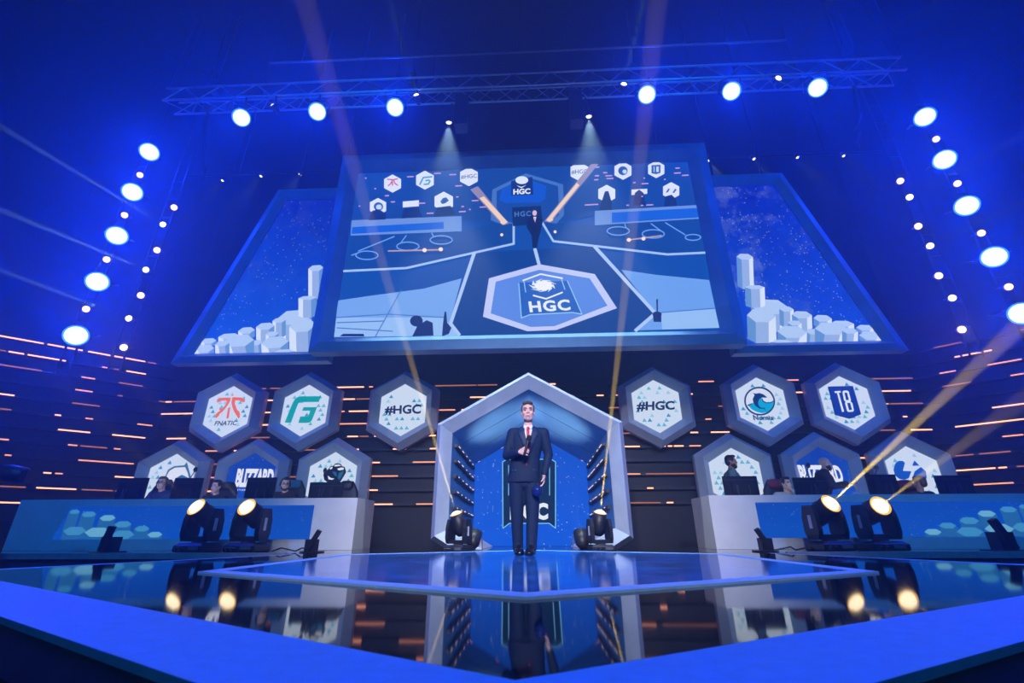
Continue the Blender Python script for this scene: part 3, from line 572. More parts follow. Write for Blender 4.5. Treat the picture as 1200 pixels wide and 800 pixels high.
# ------------------------------------------------------------------ desks
def desk(sg, label):
    root = thing('player_desk', (5.9*sg, 8.5, 0), label, 'desk'); X0, X1, Y0, Y1, H = 2.88, 8.75, 7.97, 8.85, 0.80
    mb = MB(); mb.box(((X0+X1)/2*sg, Y0+0.04, H/2), (X1-X0, 0.08, H-.004)); fp = part('front_panel', mb, M_desk, root)
    mb = MB(); mb.box(((X0+0.04)*sg, (Y0+0.08+Y1)/2, H/2), (0.08, Y1-Y0-0.08, H-.004)); part('end_panel', mb, M_desk, root)
    mb = MB(); mb.box(((X1-0.04)*sg, (Y0+0.08+Y1)/2, H/2), (0.08, Y1-Y0-0.08, H-.004)); part('end_panel', mb, M_desk, root)
    mb = MB(); mb.box(((X0+X1)/2*sg, Y0+0.48, 0.70), (X1-X0-0.16, 0.80, 0.04)); part('tabletop', mb, M_sframe, root)
    mb = MB(); q = [Vector((x*sg, Y0-0.006, z)) for x, z in ((3.60, 0.165), (7.95, 0.165), (7.80, 0.685), (3.60, 0.685))]; mb.prism(q, [p+Vector((0, 0.02, 0)) for p in q])
    d = part('display', mb, stars('desk_film', S(10, 84, 190), S(8, 70, 175), 0, 0.8, 16.0, 0.10), root)
    mb = MB(); cs = [px(60, 140, 190), px(34, 100, 160), px(100, 170, 205)]; k = 0
    for cx, cz, r, h in ((7.72, 0.60, .10, .3), (7.45, 0.56, .13, .25), (7.1, 0.50, .14, .2), (7.6, 0.30, .2, .12), (6.8, 0.40, .15, .2), (7.2, 0.28, .22, .1), (6.45, 0.33, .13, .14), (6.75, 0.24, .2, .07), (6.2, 0.24, .13, .07)):
        k += 1; y = Y0-0.008-0.0006*k; w_ = lambda x, z: Vector(((min(x, 7.93-0.29*max(z-0.17, 0)))*sg, y, max(0.17, min(z, 0.68))))
        t = [(cx-r, cz), (cx-r*.5, cz+r*.32), (cx+r*.5, cz+r*.32), (cx+r, cz), (cx+r*.5, cz-r*.32), (cx-r*.5, cz-r*.32)]
        mb.mi = 1; mb.poly([w_(*t[0]), w_(*t[5]), w_(*t[4]), w_(*t[3]), w_(t[3][0], t[3][1]-h), w_(t[4][0], t[4][1]-h), w_(t[5][0], t[5][1]-h), w_(t[0][0], t[0][1]-h)])
        mb.mi = 0 if k % 3 else 2; mb.poly([w_(*p) for p in t])
    part('column_image', mb, cs, d, fix=False)
    return root
desk(-1, 'long grey desk with a blue LED front, three players seated behind it')
desk(1, 'long grey desk with a blue LED front, two men standing behind it')

# ------------------------------------------------------------------ rigging: trusses and the lamps on them
def make_brace(a, b, r):
    mb = MB(); mb.tube([(0, 0, 0), (0, 0, (Vector(b)-Vector(a)).length)], r, 5); return mb.mesh('brace', M_alu)
def brace(root, a, b, r, cache):
    a, b = Vector(a), Vector(b); k = (round((b-a).length, 3), r)
    if k not in cache: cache[k] = make_brace(a, b, r)
    return inst('brace', cache[k], root, a, (b-a).to_track_quat('Z', 'Y').to_euler())
def box_truss(root, x0, x1, Y, z0, hz, hy, step, r=0.024):
    cache = {}
    for y in (Y-hy/2, Y+hy/2):
        for z in (z0, z0+hz):
            mb = MB(); mb.tube([(x0, y, z), (x1, y, z)], r, 8); part('chord', mb, M_alu, root)
    n = round((x1-x0)/step); st = (x1-x0)/n
    for k in range(n):
        xa, xb = x0+k*st, x0+(k+1)*st; e, f = (z0, z0+hz) if k % 2 == 0 else (z0+hz, z0)
        for y in (Y-hy/2, Y+hy/2): brace(root, (xa, y, e), (xb, y, f), r*0.5, cache)
        g, h = (Y-hy/2, Y+hy/2) if k % 2 == 0 else (Y+hy/2, Y-hy/2)
        brace(root, (xa, g, z0), (xb, h, z0), r*0.5, cache)
truss = thing('lighting_truss', (0, 7, 8.85), 'long aluminium lattice truss hung above the screens', 'truss')
box_truss(truss, -7.75, 7.75, 7.0, 8.86, 0.36, 0.36, 0.40)
for x in (-6.8, -2.4, 2.4, 6.8):
    mb = MB(); mb.tube([(x, 7.0, 9.22), (x, 7.0, 13.49)], 0.015); part('lifting_chain', mb, M_rubber, truss)
    mb = MB(); mb.box((x, 7.0, 9.36), (0.16, 0.16, 0.30)); part('chain_hoist', mb, M_lamp, truss)
p0, p1 = PY(510, 68, 5.6), PY(735, 53, 5.6)
pipe = thing('lighting_pipe', (0, 5.6, (p0.z+p1.z)/2), 'thin horizontal pipe hung in front of the long truss', 'pipe')
mb = MB(); mb.tube([(-4.6, 5.6, (p0.z+p1.z)/2), (4.6, 5.6, (p0.z+p1.z)/2)], 0.018, 8); part('tube', mb, M_lampgrey, pipe)
for x in (-4, 0, 4): mb = MB(); mb.tube([(x, 5.6, (p0.z+p1.z)/2), (x, 5.6, 13.5)], 0.008); part('hanging_cable', mb, M_rubber, pipe)
for x, yp in ((240, 150), (1003, 112)):
    p = PY(x, yp, 7.2); q = PY(x+(4 if x > 600 else -2), yp+62, 7.2)
    b = thing('cable_bundle', (p.x, 7.2, q.z), 'bundle of looped cables hanging from the truss end above ' + ('the plain starry screen' if x < 600 else 'the star cloud screen'), 'cables', 'cable bundles at the truss ends')
    for k in range(5):
        mb = MB(); o = Vector((rnd.uniform(-.07, .07), rnd.uniform(-.05, .05), 0)); top = Vector((p.x, 7.15, 8.88))
        mb.tube([top+o*0.5, p+o+Vector((0.03*math.sin(k), 0, 0)), p.lerp(q, .35)+o*1.6, p.lerp(q, .7)-o, q+o*0.5+Vector((0, 0, .1*k))], 0.014, 5); part('cable', mb, M_rubber, b)
def ladder(x, label, z0=3.1, Y=8.0):
    root = thing('lamp_ladder', (x, Y, z0), label, 'truss', 'hanging lamp ladders beside the screens')
    for s in (-0.12, 0.12): mb = MB(); mb.tube([(x+s, Y, z0), (x+s, Y, 13.5)], 0.02, 6); part('rail', mb, M_lamp, root)
    mb = MB(); mb.tube([(-0.12, 0, 0), (0.12, 0, 0)], 0.012, 5); me = mb.mesh('rung', M_lamp); z = z0+0.1
    while z < 9.4: inst('rung', me, root, (x, Y, z)); z += 0.5
for x in (-8.95, 9.0): ladder(x, 'outer dark hanging ladder of blue and orange lamps beside ' + ('the plain starry screen' if x < 0 else 'the star cloud screen'))
for x in (-7.92, 7.98): ladder(x, 'inner dark hanging ladder of orange and white lamps beside ' + ('the plain starry screen' if x < 0 else 'the star cloud screen'))

def snap(p, xl, xr, dz):                        # nearest rail of the ladder behind a lamp
    c = -xl if p.x < 0 else xr; return (c + (0.12 if p.x > c else -0.12), 8.0, p.z+dz)
M_lensblue = emit('lens_blue_white', (0.55, 0.80, 1.0, 1), 2.2)
M_lensring = emit('lens_ring_blue', (0.05, 0.25, 1.0, 1), 1.6)
M_lensorange = emit('lens_orange', (1.0, 0.66, 0.50, 1), 2.2)
M_lenswhite = emit('lens_white', (1.0, 0.97, 0.92, 1), 2.5)
M_lensgold = emit('lens_gold', (1.0, 0.85, 0.55, 1), 2.2)
M_goldring = emit('lens_gold_rim', (1.0, 0.55, 0.08, 1), 1.2)
def lamp(pos, aim, dia, label, group, lens, hang, ring=None, name='wash_lamp', depth=0.9, light=None):
    pos = Vector(pos); d = (Vector(aim)-pos).normalized(); r = dia/2; hang = Vector(hang)
    root = thing(name, (hang.x, hang.y, hang.z), label, 'lamp', group)
    mb = MB(); mb.smooth = True; mb.lathe(pos, d, [(-dia*depth, 0.001), (-dia*depth, r*0.55), (-dia*depth*0.5, r*0.95), (-0.01, r*1.12), (0.02, r*1.12), (0.02, r*1.03), (0.0, r*1.0)], 20); body = part('housing', mb, M_lamp, root)
    mb = MB(); mb.smooth = True; mb.lathe(pos, d, [(-0.005, r), (0.012, r*0.9), (0.03, r*0.5), (0.035, 0.001)], 20); part('lens', mb, lens, body)
    if ring:
        mb = MB(); mb.lathe(pos, d, [(0.004, r*1.10), (0.024, r*1.10), (0.024, r*1.0), (0.004, r*1.0), (0.004, r*1.10)], 20); part('lens_rim', mb, ring, body)
    s = d.cross(Vector((0, 0, 1))); s = s.normalized() if s.length > 0.1 else Vector((1, 0, 0)); c = pos - d*dia*depth*0.4; top = hang
    mb = MB(); up = (top-c); up = up.normalized() if up.length > 0.02 else Vector((0, 0, 1))
    mb.tube([c+s*r*1.25, c+s*r*1.25+up*dia*0.8, c+up*dia*0.95, c-s*r*1.25+up*dia*0.8, c-s*r*1.25], 0.018 if dia > 0.2 else 0.010, 6); part('yoke', mb, M_lamp, root)
    mb = MB(); mb.tube([c+up*dia*0.9, top], 0.02, 6); part('clamp', mb, M_lamp, root)
    if light:
        col_, pw, ang, bl, rad = light; spot(name+'_light', pos+d*0.06, pos+d*5, col_, pw, ang, bl, rad)
        if ring: spot(name+'_spill', pos+d*0.06, pos+d*5, col_, pw*0.36, 178, 0.3, rad)      # stray light at the edge of the beam
    return root
TB = 8.86
P_TRUSS, P_TOWER, P_DOWN, P_SMALL, P_BEAM = 370, 390, 2000, 260, 18000
ORD = ('lowest', 'second lowest', 'third lowest', 'fourth lowest', 'topmost')
WH = lambda x: 'the plain starry screen' if x < 600 else 'the star cloud screen'
for k, (x, y) in enumerate(((283, 138), (372, 131), (463, 126), (758, 111), (857, 107), (958, 103))):
    p = PY(x, y, 6.85); lamp(p, (p.x*0.35, -4, 0.5), 0.33, ('blue wash lamp under the long truss, %s the end towards ' % ('nearest', 'second from', 'third from', 'third from', 'second from', 'nearest')[k]) + WH(x), 'blue wash lamps under the truss', M_lensblue, (p.x, 6.82, TB-0.015), M_lensring, light=(BLUE, P_TRUSS, 118, 1.0, 0.12))
for x, y in ((320, 124), (488, 112), (731, 99), (912, 92)):
    p = PY(x, y, 6.8); t = {320: (225, 0), 488: (455, -5), 731: (756, -5), 912: (975, 0)}[x]
    lamp(p, PY(*t, 5.2), 0.13, ('white beam lamp on the truss, ' + ('between two blue lamps, towards ' if x in (320, 912) else 'beside the drop box, towards ') + WH(x)), 'small beam lamps on the truss', M_lenswhite, (p.x, 6.82, TB-0.015), name='beam_lamp', depth=1.4,
         light=((0.45, 0.75, 1.0), P_BEAM*(1.0 if 400 < x < 800 else 0.25), 3.2, 0.3, 0.03))
for x, y in ((526, 143), (690, 136)):
    p = PY(x, y, 7.0); lamp(p, (p.x*1.02, 7.9, 4), 0.12, 'bright white downlight above the main screen, on the side of ' + WH(x), 'white downlights above the main screen', M_lenswhite, (p.x, 7.18, TB-0.015), name='downlight', depth=1.3,
         light=((0.75, 0.95, 1.0), P_DOWN, 46, 0.7, 0.03))
    b = solo('drop_bracket', (lambda m: (m.box((p.x+0.24*(1 if p.x < 0 else -1), 7.1, 8.45), (0.26, 0.26, 0.85)), m)[1])(MB()), M_lamp, 'dark drop box under the truss beside a bright downlight, towards ' + WH(x), 'bracket', 'drop boxes under the truss')
rear = thing('lighting_pipe', (0, 8.9, 8.55), 'dark pipe behind the screens carrying tiny downlights', 'pipe')
mb = MB(); mb.tube([(-8.6, 8.9, 8.72), (8.6, 8.9, 8.72)], 0.03, 8); part('tube', mb, M_lamp, rear)
for x in (-7.3, -2.5, 2.5, 7.3): mb = MB(); mb.tube([(x, 8.9, 8.72), (x, 8.9, 13.5)], 0.01); part('hanging_cable', mb, M_rubber, rear)
for k, (x, y) in enumerate(((261, 211), (306, 206), (352, 203), (830, 184), (882, 181), (933, 180), (987, 179))):
    p = PY(x, y, 8.85); p.z = min(p.z, 8.6); lamp(p, (p.x*1.12, 8.2, 5), 0.075, ('outermost', 'middle', 'innermost', 'innermost', 'second innermost', 'second outermost', 'outermost')[k] + ' tiny white downlight above ' + WH(x), 'tiny downlights above the side screens', M_lenswhite, (p.x, 8.9, 8.70), name='downlight', depth=1.5,
         light=((0.6, 0.85, 1.0), P_SMALL, 26, 0.6, 0.02))
for pts in (((175, 178), (155, 225), (137, 276), (114, 330), (89, 393)), ((1084, 137), (1107, 187), (1133, 241), (1165, 301), (1198, 367))):
    for k, (x, y) in enumerate(reversed(pts)):
        p = PY(x, y, 7.75); lamp(p, (0, 0, 0.3), 0.36, ORD[k] + ' blue wash lamp on the outer ladder beside ' + WH(x), 'blue wash lamps on the ladders', M_lensblue, snap(p, 8.95, 9.0, 0.15), M_lensring, light=(BLUE, P_TOWER, 112, 1.0, 0.12))
for pts, lab in ((((164, 205), (146, 252), (125, 304), (101, 362), (1097, 163), (1122, 215), (1150, 273), (1182, 336)), 'orange lamp among blue lamps on the outer ladder beside '),
            (((204, 243), (184, 293), (165, 346), (145, 407), (1055, 212), (1076, 265), (1100, 323), (1127, 386)), 'orange lamp on the inner ladder beside ')):
    for k, (x, y) in enumerate(pts):
        p = PY(x, y, 7.8); lamp(p, (p.x*0.3, -3, 0.5), 0.13, (ORD[3-k % 4] if k % 4 else 'topmost') + ' ' + lab + WH(x), 'small orange lamps on the ladders', M_lensorange, snap(p, 8.95 if 'outer' in lab else 7.92, 9.0 if 'outer' in lab else 7.98, 0.08), name='spot_lamp', depth=1.2, light=((1.0, 0.45, 0.30), 2.5 if y < 380 else 16, 120, 1.0, 0.03))
for pts, tg in ((((191, 263), (171, 316), (151, 373)), ((70, 190), (40, 262), (0, 316))), (((1066, 231), (1090, 288), (1116, 349)), ((1140, 190), (1170, 250), (1215, 310)))):
    for k, ((x, y), t) in enumerate(zip(pts, tg)):
        p = PY(x, y, 7.75); lamp(p, PY(*t, 4.8), 0.12, ('topmost', 'middle', 'lowest')[k] + ' small white beam lamp on the inner ladder beside ' + WH(x), 'small beam lamps on the ladders', M_lenswhite, snap(p, 7.92, 7.98, 0.08), name='beam_lamp', depth=1.4,
             light=((0.5, 0.72, 1.0), P_BEAM*(2.4 if x < 600 else 0.15), 1.0, 0.3, 0.02))

# ------------------------------------------------------------------ moving head lights on the stage floor
M_print = mat('white_print', (0.6, 0.6, 0.62, 1), 0.5)
def moving_head(pos, target, k, label, group, power, ang, panel=True):
    pos = Vector(pos); C = pos + Vector((0, 0, 0.46*k)); d = (Vector(target)-C).normalized(); h = Vector((d.x, d.y, 0)); h = (h.normalized() + Vector((0, -1.2, 0))).normalized(); s = h.cross(Vector((0, 0, 1)))
    root = thing('moving_head_light', pos, label, 'stage light', group)
    Rm = Matrix((s, h, Vector((0, 0, 1)))).transposed()
    W = lambda x, y, z: pos + Rm @ Vector((x*k, y*k, z*k))
    mb = MB(); q = lambda z, a, b: [W(-a, -b, z), W(a, -b, z), W(a, b, z), W(-a, b, z)]
    mb.rings([q(0.0, .20, .17), q(0.015, .215, .18), q(0.075, .215, .18), q(0.11, .17, .14)]); base = part('base', mb, M_lamp, root)
    mb = MB(); mb.rings([[W(x, y, z) for x, y, z in ((-.16, .175, .03), (-.16, .186, .03), (-.02, .186, .03), (-.02, .175, .03))], [W(x, y, z) for x, y, z in ((-.16, .175, .07), (-.16, .186, .07), (-.02, .186, .07), (-.02, .175, .07))]]); part('control_panel', mb, M_lampgrey, base)
    mb = MB()
    for x in (.05, .12): mb.tube([W(x, .18, .05), W(x+.05, .22, .06), W(x+.04, .19, .02)], 0.008*k, 5)
    part('handle', mb, M_lampgrey, base)
    mb = MB(); mb.lathe(pos+Vector((0, 0, .10*k)), (0, 0, 1), [(0, .09*k), (.05*k, .09*k)], 16); part('pan_collar', mb, M_lampgrey, root)
    for sx in (-1, 1):
        mb = MB(); x0, x1 = sx*.145, sx*.205
        prof = [(-.10, .14), (.10, .14), (.135, .22), (.13, .40), (.08, .54), (-.08, .54), (-.13, .40), (-.135, .22)]
        mb.prism([W(x0, y, z) for y, z in prof], [W(x1, y, z) for y, z in prof]); arm = part('yoke_arm', mb, M_lamp, root)
        mb = MB(); mb.box(W(sx*.209, 0.02, .34), (0.008*k, 0.05*k, 0.16*k), Rm); part('printed_strip', mb, M_print, arm)
    mb = MB(); mb.prism([W(-.205, y, z) for y, z in ((-.10, .13), (.10, .13), (.10, .19), (-.10, .19))], [W(.205, y, z) for y, z in ((-.10, .13), (.10, .13), (.10, .19), (-.10, .19))]); part('yoke_base', mb, M_lamp, root)
    mb = MB(); mb.smooth = True; mb.lathe(C, d, [(-.20*k, .001), (-.20*k, .08*k), (-.14*k, .125*k), (.04*k, .135*k), (.06*k, .122*k), (.19*k, .118*k), (.19*k, .105*k), (.17*k, .102*k)], 24); head = part('head', mb, M_lamp, root)
    mb = MB(); mb.smooth = True; mb.lathe(C, d, [(.165*k, .102*k), (.215*k, .085*k), (.235*k, .05*k), (.24*k, .001)], 24); part('lens', mb, M_lensgold, head)
    mb = MB(); mb.lathe(C, d, [(.185*k, .118*k), (.198*k, .118*k), (.198*k, .105*k), (.185*k, .105*k), (.185*k, .118*k)], 24); part('lens_rim', mb, M_goldring, head)
    spot('moving_head_beam', C+d*.26*k, C+d*6, GOLD, power, ang, 0.25, 0.012)
    return root
PB = 240000
def on_deck(x, y, Y): p = PY(x, y, Y); return Vector((p.x, Y, 0.002))
moving_head(on_deck(232, 640, 7.35), PY(100, 476, 5.4), 1.12, 'black moving light with a gold lens beside the one trailing a cable', 'moving lights before the desk with seated players', PB*0.03, 4)
moving_head(on_deck(290, 640, 7.35), PY(150, 440, 4.8), 1.12, 'black moving light with a gold lens, a cable leaving its base', 'moving lights before the desk with seated players', PB*0.02, 4)
moving_head(on_deck(973, 640, 7.35), PY(1120, 452, 5.2), 1.12, 'black moving light throwing a broad gold beam before the desk of standing men', 'moving lights before the desk with standing men', PB*1.1, 3.4)
moving_head(on_deck(1034, 640, 7.35), PY(1170, 490, 5.0), 1.12, 'black moving light with a gold lens and faint beam before the desk of standing men', 'moving lights before the desk with standing men', PB*0.10, 4)
moving_head(on_deck(537, 643, 7.25), PY(475, 400, 6.5), 0.80, 'small moving light throwing a gold beam, at the portal foot towards the teal logo', 'moving lights at the portal foot', PB*2.2, 2.6)
moving_head(on_deck(704, 643, 7.25), PY(727, 390, 6.5), 0.80, 'small moving light throwing a gold beam, at the portal foot towards the dolphin logo', 'moving lights at the portal foot', PB*2.6, 2.6)
for x, t in ((555, 0.3), (682, -0.3)):
    p = on_deck(x, 642, 7.45); root = thing('floor_par_light', p, 'small black round floor lamp at the portal foot, towards the ' + ('teal' if x < 600 else 'dolphin') + ' logo', 'stage light', 'small floor lamps at the portal foot')
    c = p+Vector((0, 0, 0.17)); tg = PY(586 if x < 600 else 654, 506, 8.55); d = (tg-c).normalized(); spot('floor_par_beam', c+d*0.13, tg, (1.0, 0.95, 0.98), 330, 40, 1.0, 0.06)
    mb = MB(); mb.smooth = True; mb.lathe(c, d, [(-.16, .001), (-.16, .05), (-.08, .10), (.10, .11), (.10, .095), (.08, .09)], 18); hs = part('housing', mb, M_lamp, root)
    mb = MB(); mb.smooth = True; mb.lathe(c, d, [(.078, .092), (.095, .05), (.10, .001)], 18); part('lens', mb, M_lenswhite, hs)
    s = d.cross(Vector((0, 0, 1))).normalized(); mb = MB(); mb.tube([c+s*.13, c+s*.14+Vector((0, 0, -.16)), c-s*.14+Vector((0, 0, -.16)), c-s*.13], 0.012, 6); part('floor_stand', mb, M_lampgrey, root)
# small tilted bars on boxes, with cables
def tilt_bar(x, y, lean, k, label, Y=7.1, grp='boxes with tilted bars on the wings'):
    p = on_deck(x, y, Y); root = thing('tilted_bar', p, label, 'stage device', grp)
    mb = MB(); mb.box(p+Vector((0, 0, 0.0075)), (0.26*k, 0.24*k, 0.015)); part('foot_plate', mb, M_plastic, root)
    mb = MB(); mb.box(p+Vector((-lean*0.03*k, 0.02, 0.09*k)), (0.15*k, 0.13*k, 0.16*k)); part('box', mb, M_plastic, root)
    a = p+Vector((-lean*0.04*k, -0.08*k, 0.03)); b = a+Vector((lean*0.14*k, 0, 0.26*k)); d = (b-a).normalized(); n = d.cross(Vector((0, 1, 0))).normalized()*0.028*k; e = Vector((0, .03*k, 0))
    mb = MB(); mb.prism([a-n-e, a+n-e, a+n+e, a-n+e], [b-n-e, b+n-e, b+n+e, b-n+e]); part('bar', mb, M_plastic, root)
tilt_bar(366, 645, 1, 1.0, 'small black box with tilted bar near the moving light with a cable at its base')
tilt_bar(897, 647, -1, 1.0, 'small black box with tilted bar near the broad gold beam light')
tilt_bar(127, 644, 0.35, 1.25, 'small black box with upright bar before the column picture on the desk of seated players')
tilt_bar(1178, 648, -0.8, 1.4, 'small black box with tilted bar before the column picture on the desk of standing men')
for pts, lab in ((((318, 641), (332, 640), (345, 642), (356, 641), (368, 643)), 'black cable looping from a moving light to the tilted bar, players side'), (((909, 644), (925, 643), (935, 646), (948, 644), (958, 645)), 'black cable looping from a moving light to the tilted bar, standing men side')):
    q = [on_deck(x, y, 7.12) for x, y in pts]; mb = MB(); pp = []
    for k, p in enumerate(q): pp.append(p+Vector((0, 0.05*(-1)**k, 0.014+(0.045 if k % 2 else 0))))
    sm = []
    for k in range(len(pp)-1):
        for t in range(5): sm.append(pp[k].lerp(pp[k+1], t/5*t/5*(3-2*t/5)))
    mb.tube(sm+[pp[-1]], 0.010, 6); solo('cable', mb, M_rubber, lab, 'cable')

# ------------------------------------------------------------------ on and behind the desks
def monitor(x0, x1, y0, label):
    Y = 8.42; a, b = PY(x0, y0, Y), PY(x1, y0, Y); cx = (a.x+b.x)/2; wd = b.x-a.x; zt = a.z; zb = max(0.80, zt-0.40)
    root = thing('monitor', (cx, Y, 0.723), label, 'monitor', 'monitors on the desks')
    mb = MB(); mb.box((cx, Y, (zt+zb)/2), (wd, 0.03, zt-zb)); pn = part('panel', mb, M_plastic, root)
    mb = MB(); mb.box((cx, Y-0.03, (zt+zb)/2-0.02), (wd*0.55, 0.03, (zt-zb)*0.55)); part('rear_cover', mb, M_lamp, pn)
    mb = MB(); mb.box((cx, Y+0.017, (zt+zb)/2), (wd*0.95, 0.004, (zt-zb)*0.92)); part('lit_screen', mb, emit('monitor_picture', (0.75, 0.85, 1.0, 1), 5.0, True), pn)
    mb = MB(); mb.box((cx, Y-0.016, zt-0.06), (wd*0.94, 0.004, 0.006)); part('trim_line', mb, M_lampgrey, pn)
    mb = MB(); mb.box((cx, Y-0.045, (zb+0.74)/2+0.05), (0.06, 0.03, zb-0.74+0.14)); part('stand', mb, M_lamp, root)
    mb = MB(); mb.box((cx, Y-0.03, 0.733), (0.26, 0.2, 0.02)); part('foot', mb, M_lamp, root)
    for k in range(3):
        mb = MB(); x = cx+rnd.uniform(-.12, .12); mb.tube([(x, Y-0.055, zb+0.2), (x+rnd.uniform(-.04, .04), Y-0.06, zb+.08), (x+rnd.uniform(-.06, .06), Y-0.055, 0.745)], 0.005, 5); part('cable', mb, M_lampgrey, root)
for x0, x1, y0, lab in ((142, 175, 560, 'dark monitor seen from behind, beside the player in glasses, away from the white logo'), (206, 239, 560, 'dark monitor seen from behind, in front of the white curved logo panel'), (291, 325, 559.5, 'dark monitor seen from behind, in front of the blue lettering beside the headset player'), (364, 403, 565, 'dark monitor seen from behind, in front of the black creature logo'),
    (846, 886, 558, 'dark monitor seen from behind, in front of the standing bearded man'), (928, 966, 559.5, 'dark monitor seen from behind, in front of the bald man'), (1013, 1048, 556, 'dark monitor seen from behind, beside the broken circle logo and the gold beam'), (1094, 1136, 557, 'dark monitor seen from behind, covering the edge of the broken circle logo panel')):
    monitor(x0, x1, y0, lab)
def desk_mic(x, y, label, lean):
    p = PY(x, y, 8.62); root = thing('desk_microphone', (p.x-lean*0.12, 8.62, 0.72), label, 'microphone', 'microphones on the desks')
    f = Vector((p.x-lean*0.12, 8.62, 0.72)); mb = MB(); mb.lathe(f, (0, 0, 1), [(0, .06), (.02, .06), (.025, .02)], 14); part('base', mb, M_lamp, root)
    mb = MB(); mb.tube([f+Vector((0, 0, .02)), f.lerp(p, .6)+Vector((-lean*.05, 0, .02)), p+Vector((0, 0, -.02))], 0.008, 6); part('arm', mb, M_lamp, root)
    mb = MB(); mb.smooth = True; mb.ell(p, (.035, .035, .05), n=10); part('capsule', mb, M_plastic, root)
desk_mic(229, 550, 'small desk microphone in front of the white curved logo panel', 1); desk_mic(381, 551, 'small desk microphone in front of the black creature logo', -1); desk_mic(947, 545, 'small desk microphone in front of the blue lettering near the bald man', 1); desk_mic(1027, 548, 'small desk microphone in front of the broken circle logo', 1)
M_chair = mat('chair_black_leather', (0.015, 0.016, 0.02, 1), 0.5, vary=0.2, scale=20); M_chairred = mat('chair_red_leather', (0.30, 0.02, 0.04, 1), 0.5, vary=0.2, scale=20); M_chairteal = mat('chair_teal_leather', (0.03, 0.20, 0.26, 1), 0.5, vary=0.2, scale=20)
def chair(x, y, Y, label, accent, top=None):
    p = PY(x, y, Y); zt = p.z if top is None else top; o = Vector((p.x, Y, 0)); root = thing('gaming_chair', o, label, 'chair', 'chairs behind the desks')
    mb = MB(); mb.smooth = True; mb.loft([(o.x, Y+.04, .46, .22, .05), (o.x, Y+.06, .60, .25, .05), (o.x, Y+.09, .82, .27, .05), (o.x, Y+.12, zt-.20, .24, .05), (o.x, Y+.13, zt-.08, .17, .045), (o.x, Y+.13, zt, .12, .03)], 18, 2.6); part('backrest', mb, M_chair, root)
    mb = MB(); mb.smooth = True; mb.loft([(o.x, Y+.07, zt-.17, .10, .04), (o.x, Y+.068, zt-.12, .14, .055), (o.x, Y+.07, zt-.03, .13, .05), (o.x, Y+.08, zt+.005, .08, .03)], 16, 2.6); part('headrest', mb, accent, root)
    mb = MB(); mb.smooth = True; mb.loft([(o.x, Y-.20, .25, .22, .20), (o.x, Y-.20, .28, .26, .22), (o.x, Y-.20, .335, .25, .21), (o.x, Y-.20, .35, .2, .18)], 18, 3.0); part('seat', mb, M_chair, root)
    mb = MB(); mb.lathe(o+Vector((0, -.16, .08)), (0, 0, 1), [(0, .04), (.10, .04), (.10, .025), (.175, .025)], 12); part('gas_column', mb, M_lampgrey, root)
    for k in range(5):
        a = R(72*k+18); e = Vector((math.cos(a), math.sin(a), 0)); c = o+Vector((0, -.16, 0)); mb = MB(); mb.tube([c+Vector((0, 0, .10)), c+e*.28+Vector((0, 0, .06)), c+e*.28+Vector((0, 0, .028))], [.03, .022, .027], 6); part('leg', mb, M_lamp, root)
chair(264, 564, 9.74, 'dark gaming chair of the seated player at the white curved logo and lettering panels', M_chair)
chair(344, 562, 9.74, 'dark gaming chair with teal trim behind the headset player', M_chairteal)
chair(190, 561, 9.74, 'dark gaming chair behind the player in glasses', M_chair)
chair(405, 563, 9.45, 'empty dark gaming chair in front of the black creature logo', M_chair)
chair(909, 561, 9.84, 'dark gaming chair with a red headrest beside the bearded man', M_chairred)
chair(1063, 562, 9.79, 'dark red gaming chair in front of the broken circle logo', M_chairred)

# ------------------------------------------------------------------ people
M_skin = mat('skin', (0.74, 0.46, 0.38, 1), 0.5, 0, 0.35, vary=0.08, scale=30)
M_skin2 = mat('skin_tan', (0.42, 0.23, 0.16, 1), 0.5, 0, 0.35, vary=0.08, scale=30)
M_suit = mat('navy_suit_wool', (0.005, 0.020, 0.060, 1), 0.75, 0, 0.3, vary=0.15, scale=60)
M_suit2 = mat('navy_suit_lapel', (0.009, 0.030, 0.085, 1), 0.6, 0, 0.35, vary=0.15, scale=60)
M_shirt = mat('white_shirt', (0.75, 0.77, 0.82, 1), 0.7); M_tie = mat('red_tie', (0.55, 0.02, 0.05, 1), 0.5, vary=0.15, scale=80)
M_shoe = mat('black_shoe_leather', (0.008, 0.008, 0.01, 1), 0.18, 0, 0.6)
M_hairbr = mat('brown_hair', (0.06, 0.035, 0.022, 1), 0.6, vary=0.4, scale=120); M_hairbk = mat('black_hair', (0.012, 0.010, 0.010, 1), 0.55, vary=0.4, scale=120)
M_eye = mat('eye_white', (0.26, 0.19, 0.17, 1), 0.4); M_iris = mat('eye_dark', (0.02, 0.015, 0.012, 1), 0.15); M_lip = mat('lips', (0.42, 0.16, 0.14, 1), 0.5)
